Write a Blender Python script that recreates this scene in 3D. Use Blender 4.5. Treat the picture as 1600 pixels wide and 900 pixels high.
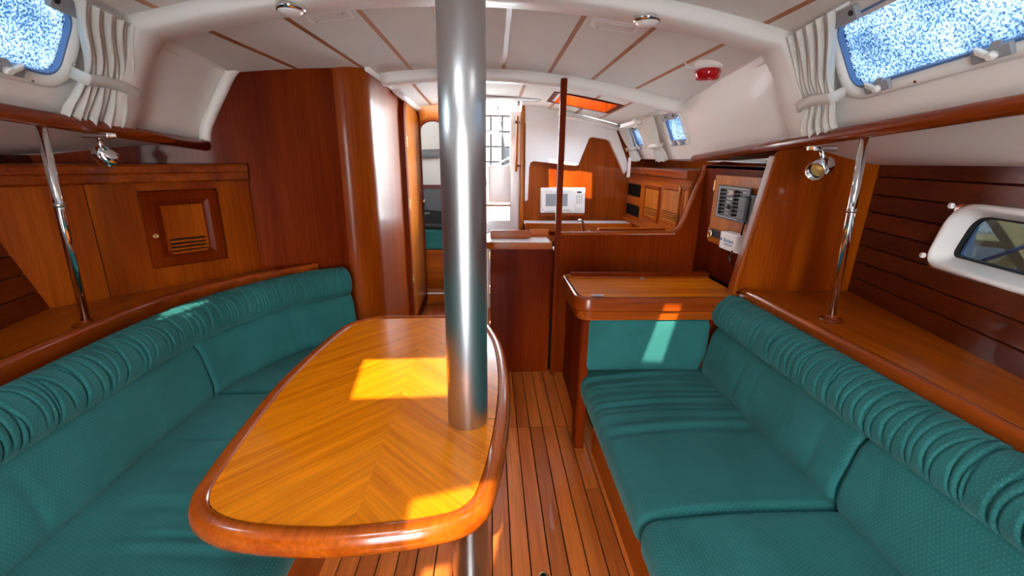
import bpy, bmesh, math, random
from mathutils import Vector, Matrix
random.seed(7)
for o in list(bpy.data.objects): bpy.data.objects.remove(o)
SC = bpy.context.scene
COL = SC.collection
V = Vector

# ------------------------------------------------------------------ camera
F_PX, CAM_H = 695.6, 1.40
_a = V((-33, 202, F_PX)).normalized()            # world +Y (aft) seen in the lens frame
_u = V((28, 2400, -F_PX)); _u = (_u - _a * _a.dot(_u)).normalized()
_r = _u.cross(_a)
if _r.x < 0: _r = -_r
CAM = V((0, 0, CAM_H))
cam_d = bpy.data.cameras.new('camera'); cam = bpy.data.objects.new('camera', cam_d); COL.objects.link(cam)
cam_d.sensor_width = 36; cam_d.lens = 36 * F_PX / 1600; cam_d.clip_start = .02; cam_d.clip_end = 300
R_, U_, F_ = V((_r.x, _a.x, _u.x)), V((_r.y, _a.y, _u.y)), V((_r.z, _a.z, _u.z))
cam.matrix_world = Matrix(((R_.x, U_.x, -F_.x, 0), (R_.y, U_.y, -F_.y, 0), (R_.z, U_.z, -F_.z, CAM_H), (0, 0, 0, 1)))
SC.camera = cam

# ------------------------------------------------------------------ world, sun, exposure
W = bpy.data.worlds.new('sky'); SC.world = W; W.use_nodes = True
wn, wl = W.node_tree.nodes, W.node_tree.links
bg = wn['Background']
tc = wn.new('ShaderNodeTexCoord'); sx = wn.new('ShaderNodeSeparateXYZ'); rp = wn.new('ShaderNodeValToRGB')
wl.new(tc.outputs['Generated'], sx.inputs[0]); wl.new(sx.outputs['Z'], rp.inputs[0]); wl.new(rp.outputs[0], bg.inputs['Color'])
rp.color_ramp.elements[0].position = 0.0; rp.color_ramp.elements[0].color = (1, .985, .96, 1)
rp.color_ramp.elements[1].position = .75; rp.color_ramp.elements[1].color = (.70, .83, 1, 1)
bg.inputs['Strength'].default_value = 9.0
SUN_DIR = V((.05, .95, -1)).normalized()         # direction the light travels
sl = bpy.data.lights.new('sun', 'SUN'); so = bpy.data.objects.new('sun', sl); COL.objects.link(so)
sl.energy = 4.6; sl.angle = math.radians(.6); sl.color = (1, .88, .70)
so.rotation_euler = SUN_DIR.to_track_quat('-Z', 'Y').to_euler(); so.location = (0, -3, 6)
SC.view_settings.view_transform = 'Standard'; SC.view_settings.look = 'None'
SC.view_settings.gamma = 1; SC.view_settings.use_curve_mapping = False
SC.view_settings.exposure = 1.75
SC.cycles.max_bounces = 10; SC.cycles.diffuse_bounces = 6; SC.cycles.glossy_bounces = 4; SC.cycles.transparent_max_bounces = 12
SC.cycles.caustics_reflective = False; SC.cycles.caustics_refractive = False
SC.cycles.sample_clamp_indirect = 6.0

# ------------------------------------------------------------------ points of the place from where they are seen
def ray(px, py):
    c = V((px - 800, 450 - py, F_PX)); return V((_r.dot(c), _a.dot(c), _u.dot(c)))
def az(px, py, z): r = ray(px, py); return CAM + r * ((z - CAM_H) / r.z)
def ay(px, py, y): r = ray(px, py); return CAM + r * (y / r.y)
def ax(px, py, x): r = ray(px, py); return CAM + r * (x / r.x)
def ap(px, py, P, N): r = ray(px, py); return CAM + r * ((P - CAM).dot(N) / r.dot(N))

# ------------------------------------------------------------------ materials
M = {}
def newmat(name):
    m = bpy.data.materials.new(name); m.use_nodes = True; M[name] = m
    return m, m.node_tree.nodes, m.node_tree.links, m.node_tree.nodes['Principled BSDF']
def setp(b, color=None, rough=.5, metal=0, coat=0, spec=.5, coat_rough=.05):
    if color: b.inputs['Base Color'].default_value = (*color, 1)
    b.inputs['Roughness'].default_value = rough; b.inputs['Metallic'].default_value = metal
    b.inputs['Coat Weight'].default_value = coat; b.inputs['Coat Roughness'].default_value = coat_rough
    b.inputs['Specular IOR Level'].default_value = spec
def plain(name, color, rough=.5, metal=0, coat=0, bump=0, bscale=60, vary=0):
    m, n, l, b = newmat(name); setp(b, color, rough, metal, coat)
    if bump or vary:
        t = n.new('ShaderNodeTexCoord'); nz = n.new('ShaderNodeTexNoise'); nz.inputs['Scale'].default_value = bscale
        nz.inputs['Detail'].default_value = 4; l.new(t.outputs['Object'], nz.inputs['Vector'])
        if bump:
            bp = n.new('ShaderNodeBump'); bp.inputs['Strength'].default_value = bump; bp.inputs['Distance'].default_value = .01
            l.new(nz.outputs['Fac'], bp.inputs['Height']); l.new(bp.outputs[0], b.inputs['Normal'])
        if vary:
            mx = n.new('ShaderNodeMix'); mx.data_type = 'RGBA'; nz2 = n.new('ShaderNodeTexNoise'); nz2.inputs['Scale'].default_value = 3
            l.new(t.outputs['Object'], nz2.inputs['Vector']); l.new(nz2.outputs['Fac'], mx.inputs['Factor'])
            mx.inputs[6].default_value = (*[c * (1 - vary) for c in color], 1); mx.inputs[7].default_value = (*[min(1, c * (1 + vary)) for c in color], 1)
            l.new(mx.outputs[2], b.inputs['Base Color'])
    return m
def wood(name, c1, c2, axis='z', rough=.32, coat=.35, bands=7., rand=.25, chevron=None, fine=.22, spec=.5):
    m, n, l, b = newmat(name); setp(b, c1, rough, 0, coat, spec, .08)
    t = n.new('ShaderNodeTexCoord'); oi = n.new('ShaderNodeObjectInfo')
    rnd = n.new('ShaderNodeVectorMath'); rnd.operation = 'SCALE'; rnd.inputs[0].default_value = (3.7, 5.1, 7.3); l.new(oi.outputs['Random'], rnd.inputs['Scale'])
    add = n.new('ShaderNodeVectorMath'); add.operation = 'ADD'; l.new(rnd.outputs[0], add.inputs[1])
    src = t.outputs['Object']
    if chevron is not None:                      # book-matched veneer: grain runs in a V along the centre line
        sp = n.new('ShaderNodeSeparateXYZ'); l.new(src, sp.inputs[0])
        def mth(op, a, bb):
            q = n.new('ShaderNodeMath'); q.operation = op
            for i, x in enumerate((a, bb)):
                if x is None: continue
                if isinstance(x, (int, float)): q.inputs[i].default_value = x
                else: l.new(x, q.inputs[i])
            return q.outputs[0]
        d = mth('ABSOLUTE', mth('SUBTRACT', sp.outputs[0], chevron), None)
        w = mth('ADD', sp.outputs[1], d); al = mth('SUBTRACT', sp.outputs[1], d)
        cb = n.new('ShaderNodeCombineXYZ'); l.new(w, cb.inputs[0]); l.new(al, cb.inputs[1])
        # each half of the veneer comes from its own leaf
        sg = mth('GREATER_THAN', sp.outputs[0], chevron); l.new(sg, cb.inputs[2])
        src = cb.outputs[0]; axis = 'y'
    l.new(src, add.inputs[0])
    def grain(along, across, detail, dist=0):
        mp = n.new('ShaderNodeMapping'); s = [across] * 3; s['xyz'.index(axis)] = along
        mp.inputs['Scale'].default_value = s; l.new(add.outputs[0], mp.inputs['Vector'])
        q = n.new('ShaderNodeTexNoise'); q.inputs['Scale'].default_value = 1; q.inputs['Detail'].default_value = detail
        q.inputs['Distortion'].default_value = dist; l.new(mp.outputs[0], q.inputs['Vector']); return q.outputs['Fac']
    g1 = grain(.5, bands, 3, .6); g2 = grain(4, 110, 3)
    cr = n.new('ShaderNodeValToRGB'); l.new(g1, cr.inputs[0])
    cr.color_ramp.elements[0].position = .32; cr.color_ramp.elements[0].color = (*c1, 1)
    cr.color_ramp.elements[1].position = .68; cr.color_ramp.elements[1].color = (*c2, 1)
    mr = n.new('ShaderNodeMapRange'); l.new(g2, mr.inputs[0]); mr.inputs[1].default_value = .3; mr.inputs[2].default_value = .7
    mr.inputs[3].default_value = 1 - fine; mr.inputs[4].default_value = 1 + fine * .6
    mu = n.new('ShaderNodeVectorMath'); mu.operation = 'SCALE'; l.new(cr.outputs[0], mu.inputs[0]); l.new(mr.outputs[0], mu.inputs['Scale'])
    rr = n.new('ShaderNodeMapRange'); l.new(oi.outputs['Random'], rr.inputs[0]); rr.inputs[3].default_value = 1 - rand; rr.inputs[4].default_value = 1 + rand * .5
    m2 = n.new('ShaderNodeVectorMath'); m2.operation = 'SCALE'; l.new(mu.outputs[0], m2.inputs[0]); l.new(rr.outputs[0], m2.inputs['Scale'])
    l.new(m2.outputs[0], b.inputs['Base Color'])
    bp = n.new('ShaderNodeBump'); bp.inputs['Strength'].default_value = .05; bp.inputs['Distance'].default_value = .004
    l.new(g2, bp.inputs['Height']); l.new(bp.outputs[0], b.inputs['Normal'])
    return m
DK, MD, LT = (.095, .007, .0006), (.19, .023, .0012), (.36, .072, .0025)
wood('wood_panel_z', DK, MD, 'z', rough=.34, coat=.05, spec=.03, bands=4.5, rand=.12)
wood('wood_mid_z', MD, LT, 'z', rough=.32, coat=.10, spec=.10, bands=5, rand=.12)
wood('wood_mid_y', (.26, .038, .0015), (.43, .092, .004), 'y', rough=.28, coat=.14, spec=.15, bands=9, rand=.1)
wood('wood_mid_x', (.26, .038, .0015), (.43, .092, .004), 'x', rough=.28, coat=.14, spec=.15, bands=9, rand=.1)
wood('wood_hull', (.075, .008, .001), (.14, .020, .002), 'y', rough=.33, coat=.14, spec=.15, bands=12, rand=.15)
wood('wood_rail', (.16, .018, .001), (.30, .052, .003), 'y', rough=.24, coat=.3, spec=.25, bands=14, rand=.1)
wood('wood_rail_x', (.17, .019, .001), (.31, .055, .003), 'x', rough=.24, coat=.25, spec=.2, bands=14, rand=.1)
wood('wood_floor', (.48, .10, .016), (.72, .20, .034), 'y', rough=.32, coat=.12, spec=.2, bands=9, rand=.25)
wood('wood_table', (.66, .155, .0015), (.86, .245, .004), chevron=-.275, rough=.25, coat=.25, spec=.15, bands=30, rand=0, fine=.2)
wood('wood_table_rim', (.30, .044, .0015), (.42, .080, .003), 'y', rough=.2, coat=.45, spec=.3, bands=16, rand=0)
wood('wood_desk', (.52, .11, .002), (.74, .20, .004), 'x', rough=.26, coat=.2, spec=.15, bands=12, rand=0)
wood('wood_light_z', (.38, .095, .006), (.54, .16, .012), 'z', rough=.3, coat=.12, spec=.15, bands=8, rand=.1)
wood('wood_strip', (.36, .13, .04), (.50, .20, .065), 'y', rough=.35, coat=.1, bands=10, rand=.1)
plain('liner', (.83, .80, .745), .38, coat=.15, bump=.03, bscale=9)
plain('gelcoat', (.84, .83, .82), .3, coat=.3)
plain('headliner', (.73, .72, .665), .75, bump=.25, bscale=180, vary=.06)
plain('plastic_white', (.86, .85, .82), .4)
plain('plastic_offwhite', (.80, .79, .74), .45)
plain('plastic_grey', (.30, .31, .33), .45)
plain('plastic_black', (.012, .012, .013), .45)
plain('panel_grey', (.085, .09, .097), .5)
plain('print_white', (.75, .76, .78), .6)
plain('print_blue', (.05, .16, .42), .6)
plain('meter_face', (.62, .45, .38), .5)
plain('dark_gap', (.010, .008, .007), .8)
plain('rubber', (.02, .02, .022), .6)
plain('chrome', (.80, .80, .80), .09, 1)
plain('brass', (.75, .55, .25), .25, 1)
plain('lamp_inner', (.95, .55, .16), .35, .6)
plain('lamp_glass', (.86, .84, .80), .35, coat=.4)
plain('steel_satin', (.62, .62, .62), .28, 1)
plain('counter_white', (.78, .77, .76), .3, coat=.3)
plain('grey_pad', (.26, .27, .28), .5)
plain('grey_dark', (.10, .10, .105), .6)
plain('mattress_red', (.10, .012, .015), .7)
plain('concrete', (.42, .41, .40), .9, bump=.2, bscale=8, vary=.12)
plain('stand_wood', (.70, .50, .22), .7, vary=.15)
plain('stand_metal', (.30, .38, .45), .5, .3)
plain('boat_blue', (.10, .20, .40), .4)
plain('asphalt', (.13, .14, .15), .9, bump=.5, bscale=20, vary=.4)
plain('cockpit_white', (.86, .86, .85), .4)
plain('canvas_teal', (.10, .42, .40), .7)
plain('cord_white', (.80, .78, .72), .7)
for k_, v_ in (('dark_gap', .04), ('plastic_black', .2), ('rubber', .2)): M[k_].node_tree.nodes['Principled BSDF'].inputs['Specular IOR Level'].default_value = v_
# red lamp lens
m, n, l, b = newmat('red_lens'); setp(b, (.34, .004, .006), .12, 0, .4)
b.inputs['Emission Color'].default_value = (.5, .005, .01, 1); b.inputs['Emission Strength'].default_value = .03
# brushed stainless mast post
m, n, l, b = newmat('brushed_steel'); setp(b, (.50, .50, .50), .26, 1)
b.inputs['Roughness'].default_value = .30; b.inputs['Anisotropic'].default_value = .5
t = n.new('ShaderNodeTexCoord'); nz = n.new('ShaderNodeTexNoise'); nz.inputs['Scale'].default_value = 420; nz.inputs['Detail'].default_value = 3
l.new(t.outputs['Object'], nz.inputs[0]); bp = n.new('ShaderNodeBump'); bp.inputs['Strength'].default_value = .06; bp.inputs['Distance'].default_value = .002
l.new(nz.outputs[0], bp.inputs['Height']); l.new(bp.outputs[0], b.inputs['Normal'])
# upholstery: teal weave with small pale dots
def fabric(name, base, dot, bump=.5):
    m, n, l, b = newmat(name); setp(b, base, .8, 0, 0, .12)
    b.inputs['Sheen Weight'].default_value = .12; b.inputs['Sheen Roughness'].default_value = .5; b.inputs['Sheen Tint'].default_value = (.5, .9, .85, 1)
    uv = n.new('ShaderNodeUVMap'); sp = n.new('ShaderNodeSeparateXYZ'); l.new(uv.outputs[0], sp.inputs[0])
    def mth(op, a, bb=None, c=None):
        q = n.new('ShaderNodeMath'); q.operation = op
        for i, x in enumerate((a, bb, c)):
            if x is None: continue
            if isinstance(x, (int, float)): q.inputs[i].default_value = x
            else: l.new(x, q.inputs[i])
        return q.outputs[0]
    P = .0105
    vy = mth('DIVIDE', sp.outputs[1], P); row = mth('FLOOR', vy)
    ux = mth('ADD', mth('DIVIDE', sp.outputs[0], P), mth('MULTIPLY', row, .5))
    fx = mth('SUBTRACT', mth('FRACT', ux), .5); fy = mth('SUBTRACT', mth('FRACT', vy), .5)
    dd = mth('SQRT', mth('ADD', mth('MULTIPLY', fx, fx), mth('MULTIPLY', fy, fy)))
    mask = mth('LESS_THAN', dd, .15)
    t = n.new('ShaderNodeTexCoord'); nz = n.new('ShaderNodeTexNoise'); nz.inputs['Scale'].default_value = 5; nz.inputs['Detail'].default_value = 5
    l.new(t.outputs['Object'], nz.inputs[0])
    cr = n.new('ShaderNodeValToRGB'); l.new(nz.outputs[0], cr.inputs[0])
    cr.color_ramp.elements[0].position = .3; cr.color_ramp.elements[0].color = (*[c * .82 for c in base], 1)
    cr.color_ramp.elements[1].position = .7; cr.color_ramp.elements[1].color = (*[c * 1.15 for c in base], 1)
    mx = n.new('ShaderNodeMix'); mx.data_type = 'RGBA'; l.new(mth('MULTIPLY', mask, .17), mx.inputs['Factor']); l.new(cr.outputs[0], mx.inputs[6]); mx.inputs[7].default_value = (*dot, 1)
    l.new(mx.outputs[2], b.inputs['Base Color'])
    wv = n.new('ShaderNodeTexNoise'); wv.inputs['Scale'].default_value = 420; l.new(t.outputs['Object'], wv.inputs[0])
    lo = n.new('ShaderNodeTexNoise'); lo.inputs['Scale'].default_value = 9; lo.inputs['Detail'].default_value = 2; l.new(t.outputs['Object'], lo.inputs[0])
    h = mth('ADD', mth('MULTIPLY', wv.outputs[0], .12), mth('ADD', mth('MULTIPLY', lo.outputs[0], 1.2), mth('MULTIPLY', mask, .08)))
    bp = n.new('ShaderNodeBump'); bp.inputs['Strength'].default_value = bump; bp.inputs['Distance'].default_value = .008
    l.new(h, bp.inputs['Height']); l.new(bp.outputs[0], b.inputs['Normal'])
fabric('fabric', (.018, .116, .109), (.20, .46, .42))
m, n, l, b = newmat('curtain'); setp(b, (.86, .84, .78), .85)
b.inputs['Subsurface Weight'].default_value = 0
tr = n.new('ShaderNodeBsdfTranslucent'); tr.inputs[0].default_value = (.85, .84, .80, 1); ms = n.new('ShaderNodeMixShader'); ms.inputs[0].default_value = .35
l.new(b.outputs[0], ms.inputs[1]); l.new(tr.outputs[0], ms.inputs[2]); l.new(ms.outputs[0], n['Material Output'].inputs[0])
def glass(name, tint, drops=0., gloss=.08):
    m, n, l, b = newmat(name); n.remove(b)
    t_ = n.new('ShaderNodeBsdfTransparent'); t_.inputs[0].default_value = (*tint, 1)
    g_ = n.new('ShaderNodeBsdfGlossy'); g_.inputs['Roughness'].default_value = .03
    a_ = n.new('ShaderNodeMixShader'); a_.inputs[0].default_value = gloss
    l.new(t_.outputs[0], a_.inputs[1]); l.new(g_.outputs[0], a_.inputs[2]); out = a_.outputs[0]
    if drops:
        tcx = n.new('ShaderNodeTexCoord'); v_ = n.new('ShaderNodeTexNoise'); v_.inputs['Scale'].default_value = 150; v_.inputs['Detail'].default_value = 3
        l.new(tcx.outputs['Object'], v_.inputs[0]); v2 = n.new('ShaderNodeTexNoise'); v2.inputs['Scale'].default_value = 7; l.new(tcx.outputs['Object'], v2.inputs[0])
        s_ = n.new('ShaderNodeMath'); s_.operation = 'MULTIPLY_ADD'; s_.inputs[1].default_value = .35; l.new(v2.outputs[0], s_.inputs[0]); l.new(v_.outputs[0], s_.inputs[2])
        r_ = n.new('ShaderNodeMapRange'); l.new(s_.outputs[0], r_.inputs[0]); r_.inputs[1].default_value = .63; r_.inputs[2].default_value = .69; r_.inputs[4].default_value = drops
        w_ = n.new('ShaderNodeBsdfTranslucent'); w_.inputs[0].default_value = (.26, .29, .31, 1)
        x_ = n.new('ShaderNodeMixShader'); l.new(r_.outputs[0], x_.inputs[0]); l.new(out, x_.inputs[1]); l.new(w_.outputs[0], x_.inputs[2]); out = x_.outputs[0]
    l.new(out, n['Material Output'].inputs[0])
glass('glass_clear', (.85, .93, .95)); glass('glass_smoke', (.11, .125, .13)); glass('glass_wet', (.050, .090, .140), .85); glass('glass_tint', (.05, .085, .09))

# ------------------------------------------------------------------ mesh helpers
class MB:
    def __init__(s): s.v = []; s.f = []; s.uv = []; s.sm = []
    def add(s, vs, fs, uvs=None, smooth=False):
        o = len(s.v); s.v += [tuple(p) for p in vs]
        for i, f in enumerate(fs):
            s.f.append([k + o for k in f]); s.uv.append(uvs[i] if uvs else None); s.sm.append(smooth)
        return s
    def frame(s, O, ex, ey, ez, a, b, c):
        O, ex, ey, ez = V(O), V(ex), V(ey), V(ez)
        vs = [O + ex * x + ey * y + ez * z for z in c for y in b for x in a]
        return s.add(vs, [(0, 2, 3, 1), (4, 5, 7, 6), (0, 1, 5, 4), (2, 6, 7, 3), (0, 4, 6, 2), (1, 3, 7, 5)])
    def box(s, x, y, z): return s.frame((0, 0, 0), (1, 0, 0), (0, 1, 0), (0, 0, 1), x, y, z)
    def prism(s, poly, d):                       # closed polygon of 3-D points pushed along d
        poly = [V(p) for p in poly]; d = V(d); n = len(poly)
        s.add(poly + [p + d for p in poly], [tuple(range(n))[::-1], tuple(range(n, 2 * n))] + [(i, (i + 1) % n, n + (i + 1) % n, n + i) for i in range(n)])
        return s
    def tube(s, path, r, n=16, cap=True, flat=(1, 1), upv=None):
        path = [V(p) for p in path]; rr = r if isinstance(r, (list, tuple)) else [r] * len(path); rings = []; up = None
        for i, p in enumerate(path):
            t = (path[min(i + 1, len(path) - 1)] - path[max(i - 1, 0)]).normalized()
            if up is None:
                up = V(upv) if upv else (V((0, 0, 1)) if abs(t.z) < .9 else V((1, 0, 0)))
            sd = t.cross(up).normalized(); up = sd.cross(t).normalized()
            rings.append([p + sd * (math.cos(2 * math.pi * k / n) * rr[i] * flat[0]) + up * (math.sin(2 * math.pi * k / n) * rr[i] * flat[1]) for k in range(n)])
        return s.loft(rings, cap)
    def loft(s, rings, cap=True, closed=True, smooth=True):
        n = len(rings[0]); vs = [p for r in rings for p in r]; fs = []
        for i in range(len(rings) - 1):
            for k in range(n if closed else n - 1):
                fs.append((i * n + k, i * n + (k + 1) % n, (i + 1) * n + (k + 1) % n, (i + 1) * n + k))
        s.add(vs, fs, None, smooth)
        if cap:
            o = len(s.v) - len(vs)
            s.f += [list(range(o, o + n))[::-1], list(range(o + (len(rings) - 1) * n, o + len(rings) * n))]; s.uv += [None, None]; s.sm += [False, False]
        return s
    def lathe(s, O, ax_, prof, n=24):            # prof: (radius, distance along the axis)
        O, ax_ = V(O), V(ax_).normalized(); e = ax_.orthogonal().normalized(); g = ax_.cross(e)
        return s.loft([[O + ax_ * h + (e * math.cos(2 * math.pi * k / n) + g * math.sin(2 * math.pi * k / n)) * max(r, 1e-4) for k in range(n)] for r, h in prof])
    def grid(s, fn, nu, nv, smooth=True, uvs=None):
        vs = [fn(i / nu, j / nv) for i in range(nu + 1) for j in range(nv + 1)]
        fs = [(i * (nv + 1) + j, (i + 1) * (nv + 1) + j, (i + 1) * (nv + 1) + j + 1, i * (nv + 1) + j + 1) for i in range(nu) for j in range(nv)]
        return s.add(vs, fs, None, smooth)
    def build(s, name, mat, parent=None, bevel=0, seg=2, solid=0, flip=False, smooth_all=False):
        me = bpy.data.meshes.new(name); me.from_pydata(s.v, [], s.f); me.update()
        if any(u is not None for u in s.uv):
            ul = me.uv_layers.new(name='UVMap'); k = 0
            for fi, f in enumerate(s.f):
                for c in range(len(f)):
                    if s.uv[fi] is not None: ul.data[k].uv = s.uv[fi][c]
                    k += 1
        me.polygons.foreach_set('use_smooth', [bool(x or smooth_all) for x in s.sm])
        bm = bmesh.new(); bm.from_mesh(me); bmesh.ops.recalc_face_normals(bm, faces=bm.faces)
        if flip: bmesh.ops.reverse_faces(bm, faces=bm.faces)
        bm.to_mesh(me); bm.free()
        me.materials.append(M[mat]); ob = bpy.data.objects.new(name, me); COL.objects.link(ob)
        if parent is not None: attach(ob, parent)
        if bevel:
            bv = ob.modifiers.new('bevel', 'BEVEL'); bv.width = bevel; bv.segments = seg; bv.limit_method = 'ANGLE'; bv.angle_limit = math.radians(35)
            me.polygons.foreach_set('use_smooth', [True] * len(me.polygons))
            wn_ = ob.modifiers.new('wn', 'WEIGHTED_NORMAL'); wn_.keep_sharp = True
        if solid:
            sm = ob.modifiers.new('solid', 'SOLIDIFY'); sm.thickness = solid; sm.offset = 0
        return ob
def attach(ob, parent):
    ob.parent = parent; ob.matrix_parent_inverse = Matrix.Translation(-parent.location) if parent.type == 'EMPTY' else Matrix.Identity(4)
def thing(name, label, cat, loc=(0, 0, 0), group=None):
    o = bpy.data.objects.new(name, None); COL.objects.link(o); o.location = loc; o.empty_display_size = .05
    return tag(o, label, cat, group)
def tag(o, label, cat, group=None):
    o['label'] = label; o['category'] = cat
    if group: o['group'] = group
    return o
def struct(o, label=None, kind='structure'):
    o['kind'] = kind
    if label: o['label'] = label
    return o
def box(name, mat, parent, x, y, z, bevel=.002, **k): return MB().box(x, y, z).build(name, mat, parent, bevel, **k)
def catmull(pts, closed=False, n=8):
    pts = [V(p) for p in pts]; out = []; L = len(pts)
    for i in range(L if closed else L - 1):
        if closed: a, b, c, d = pts[i - 1], pts[i], pts[(i + 1) % L], pts[(i + 2) % L]
        else: a, b, c, d = pts[max(i - 1, 0)], pts[i], pts[i + 1], pts[min(i + 2, L - 1)]
        for k in range(n):
            t = k / n; out.append(.5 * ((2 * b) + (c - a) * t + (2 * a - 5 * b + 4 * c - d) * t * t + (3 * b - a - 3 * c + d) * t ** 3))
    if not closed: out.append(pts[-1])
    return out
def rpoly(pts, r, n=5):                          # polygon with rounded corners (2-D)
    out = []; L = len(pts)
    for i in range(L):
        p, a, b = V(pts[i]), V(pts[i - 1]), V(pts[(i + 1) % L]); rr = r[i] if isinstance(r, (list, tuple)) else r
        da, db = (a - p), (b - p); la, lb = da.length, db.length; da.normalize(); db.normalize()
        k = min(rr, la * .49, lb * .49)
        if k < 1e-5: out.append(p); continue
        s, e = p + da * k, p + db * k
        for j in range(n + 1):
            t = j / n; out.append(s.lerp(p, t).lerp(p.lerp(e, t), t))
    return out
def resample(pts, n):                            # closed 2-D loop, n even steps
    L = len(pts); d = [(pts[(i + 1) % L] - pts[i]).length for i in range(L)]; tot = sum(d); out = []; i = 0; acc = 0
    for k in range(n):
        t = tot * k / n
        while acc + d[i] < t: acc += d[i]; i += 1
        out.append(pts[i].lerp(pts[(i + 1) % L], (t - acc) / max(d[i], 1e-9)))
    return out, tot
def sweep(path, side, prof, cap_r=.03, N=64, step=.012, disp=None, ztilt=None):
    """a cushion: closed profile (a = outboard, b = height) carried along a plan path, with rounded ends"""
    path = [V((p[0], p[1])) for p in path]; cum = [0]
    for i in range(1, len(path)): cum.append(cum[-1] + (path[i] - path[i - 1]).length)
    T = cum[-1]; pr, per = resample([V(p) for p in prof], N)
    ca = sum((p for p in pr), V((0, 0))) / N; wa = max(p.x for p in pr) - min(p.x for p in pr); hb = max(p.y for p in pr) - min(p.y for p in pr)
    mid = V(((max(p.x for p in pr) + min(p.x for p in pr)) / 2, (max(p.y for p in pr) + min(p.y for p in pr)) / 2))
    nrm = []
    for k in range(N):
        t = pr[(k + 1) % N] - pr[k - 1]; q = V((t.y, -t.x)).normalized(); nrm.append(q if q.dot(pr[k] - ca) > 0 or True else -q)
    area = sum(pr[k].x * pr[(k + 1) % N].y - pr[(k + 1) % N].x * pr[k].y for k in range(N))
    if area < 0: nrm = [-q for q in nrm]
    st = [cap_r * (1 - math.cos(math.pi / 2 * k / 6)) for k in range(6)]; m = max(2, int((T - 2 * cap_r) / step))
    st = st + [cap_r + (T - 2 * cap_r) * k / m for k in range(m + 1)] + [T - x for x in st[::-1]]
    rings = []; S = []
    def at(s):
        i = 0
        while i < len(cum) - 2 and cum[i + 1] < s: i += 1
        f = (s - cum[i]) / max(cum[i + 1] - cum[i], 1e-9); p = path[i].lerp(path[i + 1], f)
        t0 = (path[min(i + 1, len(path) - 1)] - path[max(i - 1, 0)]).normalized(); t1 = (path[min(i + 2, len(path) - 1)] - path[i]).normalized()
        return p, t0.lerp(t1, f).normalized()
    for s in st:
        ds = min(s, T - s); ins = 0
        if ds < cap_r: q = (cap_r - ds) / cap_r; ins = cap_r * (1 - math.sqrt(max(0, 1 - q * q)))
        fa, fb = max(.05, (wa - 2 * ins) / wa), max(.05, (hb - 2 * ins) / hb)
        p, t = at(s); nx = V((t.y, -t.x)) * side; ring = []
        for k in range(N):
            q = V((mid.x + (pr[k].x - mid.x) * fa, mid.y + (pr[k].y - mid.y) * fb))
            if disp: q = q + nrm[k] * disp(s, k / N, pr[k]) * (1 if ds >= cap_r else ds / cap_r)
            ring.append(V((p.x + nx.x * q.x, p.y + nx.y * q.x, q.y)))
        rings.append(ring); S.append(s)
    mb = MB(); n = N; vs = [p for r in rings for p in r]; fs = []; uv = []
    for i in range(len(rings) - 1):
        for k in range(n):
            fs.append((i * n + k, i * n + (k + 1) % n, (i + 1) * n + (k + 1) % n, (i + 1) * n + k))
            v0, v1 = per * k / n, per * (k + 1) / n; uv.append(((S[i], v0), (S[i], v1), (S[i + 1], v1), (S[i + 1], v0)))
    mb.add(vs, fs, uv, True)
    for e in (0, len(rings) - 1):
        loop = list(range(e * n, e * n + n)); mb.f.append(loop); mb.sm.append(True)
        pt, pn = at(S[e]); mb.uv.append([(pr[k].x, pr[k].y) for k in range(n)])
    return mb

# ================================================================== SHELL OF THE CABIN
CL = -.065
def cc(y): return 1.895 + (.094 * (2.755 - y) if y < 2.755 else -.03 * (y - 2.755)) if y > 0 else 1.895 + .094 * 2.755
def zc(x, y): return cc(y) - .111 * (x - CL) ** 2
def hz(y): return 1.4066 + .073 * (2.755 - min(2.755, max(y, -.2)))
def uc(y): return 1.17 + .035 * (max(0, min(y, 2.8)) - 1.9)
def on_ceiling(px, py, off=0):
    r = ray(px, py).normalized(); t = .2                # first crossing of the deckhead along the sight line
    while t < 8:
        P = CAM + r * t
        if P.z > zc(P.x, P.y) - off: break
        t += .004
    return P
def wallpt(side, y, t, inset=0):                 # coachroof side: t=0 ceiling corner, t=1 foot behind the rail
    u0, u1 = uc(y), 1.345; z0, z1 = zc(CL + u0, y), hz(y) + .005
    nx, nz = (z0 - z1), (u1 - u0); L = math.hypot(nx, nz)
    return V((CL + side * (u0 + (u1 - u0) * t - inset * nx / L), y, z0 + (z1 - z0) * t - inset * nz / L))
Y0, YB2, YAFT = -1.6, 2.755, 4.1
def lift(P):                                     # where sunlight reaching P crossed the coachroof
    t = .5
    for _ in range(30): Q = P - SUN_DIR * t; t *= (zc(Q.x, Q.y) - P.z) / (Q.z - P.z)
    return P - SUN_DIR * t

# --- roof holes; the unseen forward ones are shaped to throw sun patches
H_MAIN = [lift(az(*p, .70)) for p in ((566, 560), (700, 557), (708, 630), (540, 636))]
H_FWD = [lift(V(p)) for p in ((-.165, .54, .7), (-.175, .80, .7), (.015, .86, .7), (.0, .74, .7), (-.04, .54, .7))]
H_FORE = [lift(az(*p, 0)) for p in ((660, 887), (703, 878), (712, 960), (648, 970))]
H_STBD = [lift(ay(*p, 1.92)) for p in ((1036, 478), (1066, 478), (1031, 582), (995, 580))]
_g = [lift(ay(*p, 4.1)) for p in ((857, 268), (925, 268), (925, 300), (857, 300))]
gx0, gx1, gy0, gy1 = min(p.x for p in _g) - .02, max(p.x for p in _g), min(p.y for p in _g) - .12, max(p.y for p in _g)
H_GAL = [V((gx0, gy0, 0)), V((gx1, gy0, 0)), V((gx1, gy1, 0)), V((gx0, gy1, 0))]
H_SLIDE = [V((CL - .27, 3.72, 0)), V((CL + .27, 3.72, 0)), V((CL + .27, 4.09, 0)), V((CL - .27, 4.09, 0))]
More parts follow.
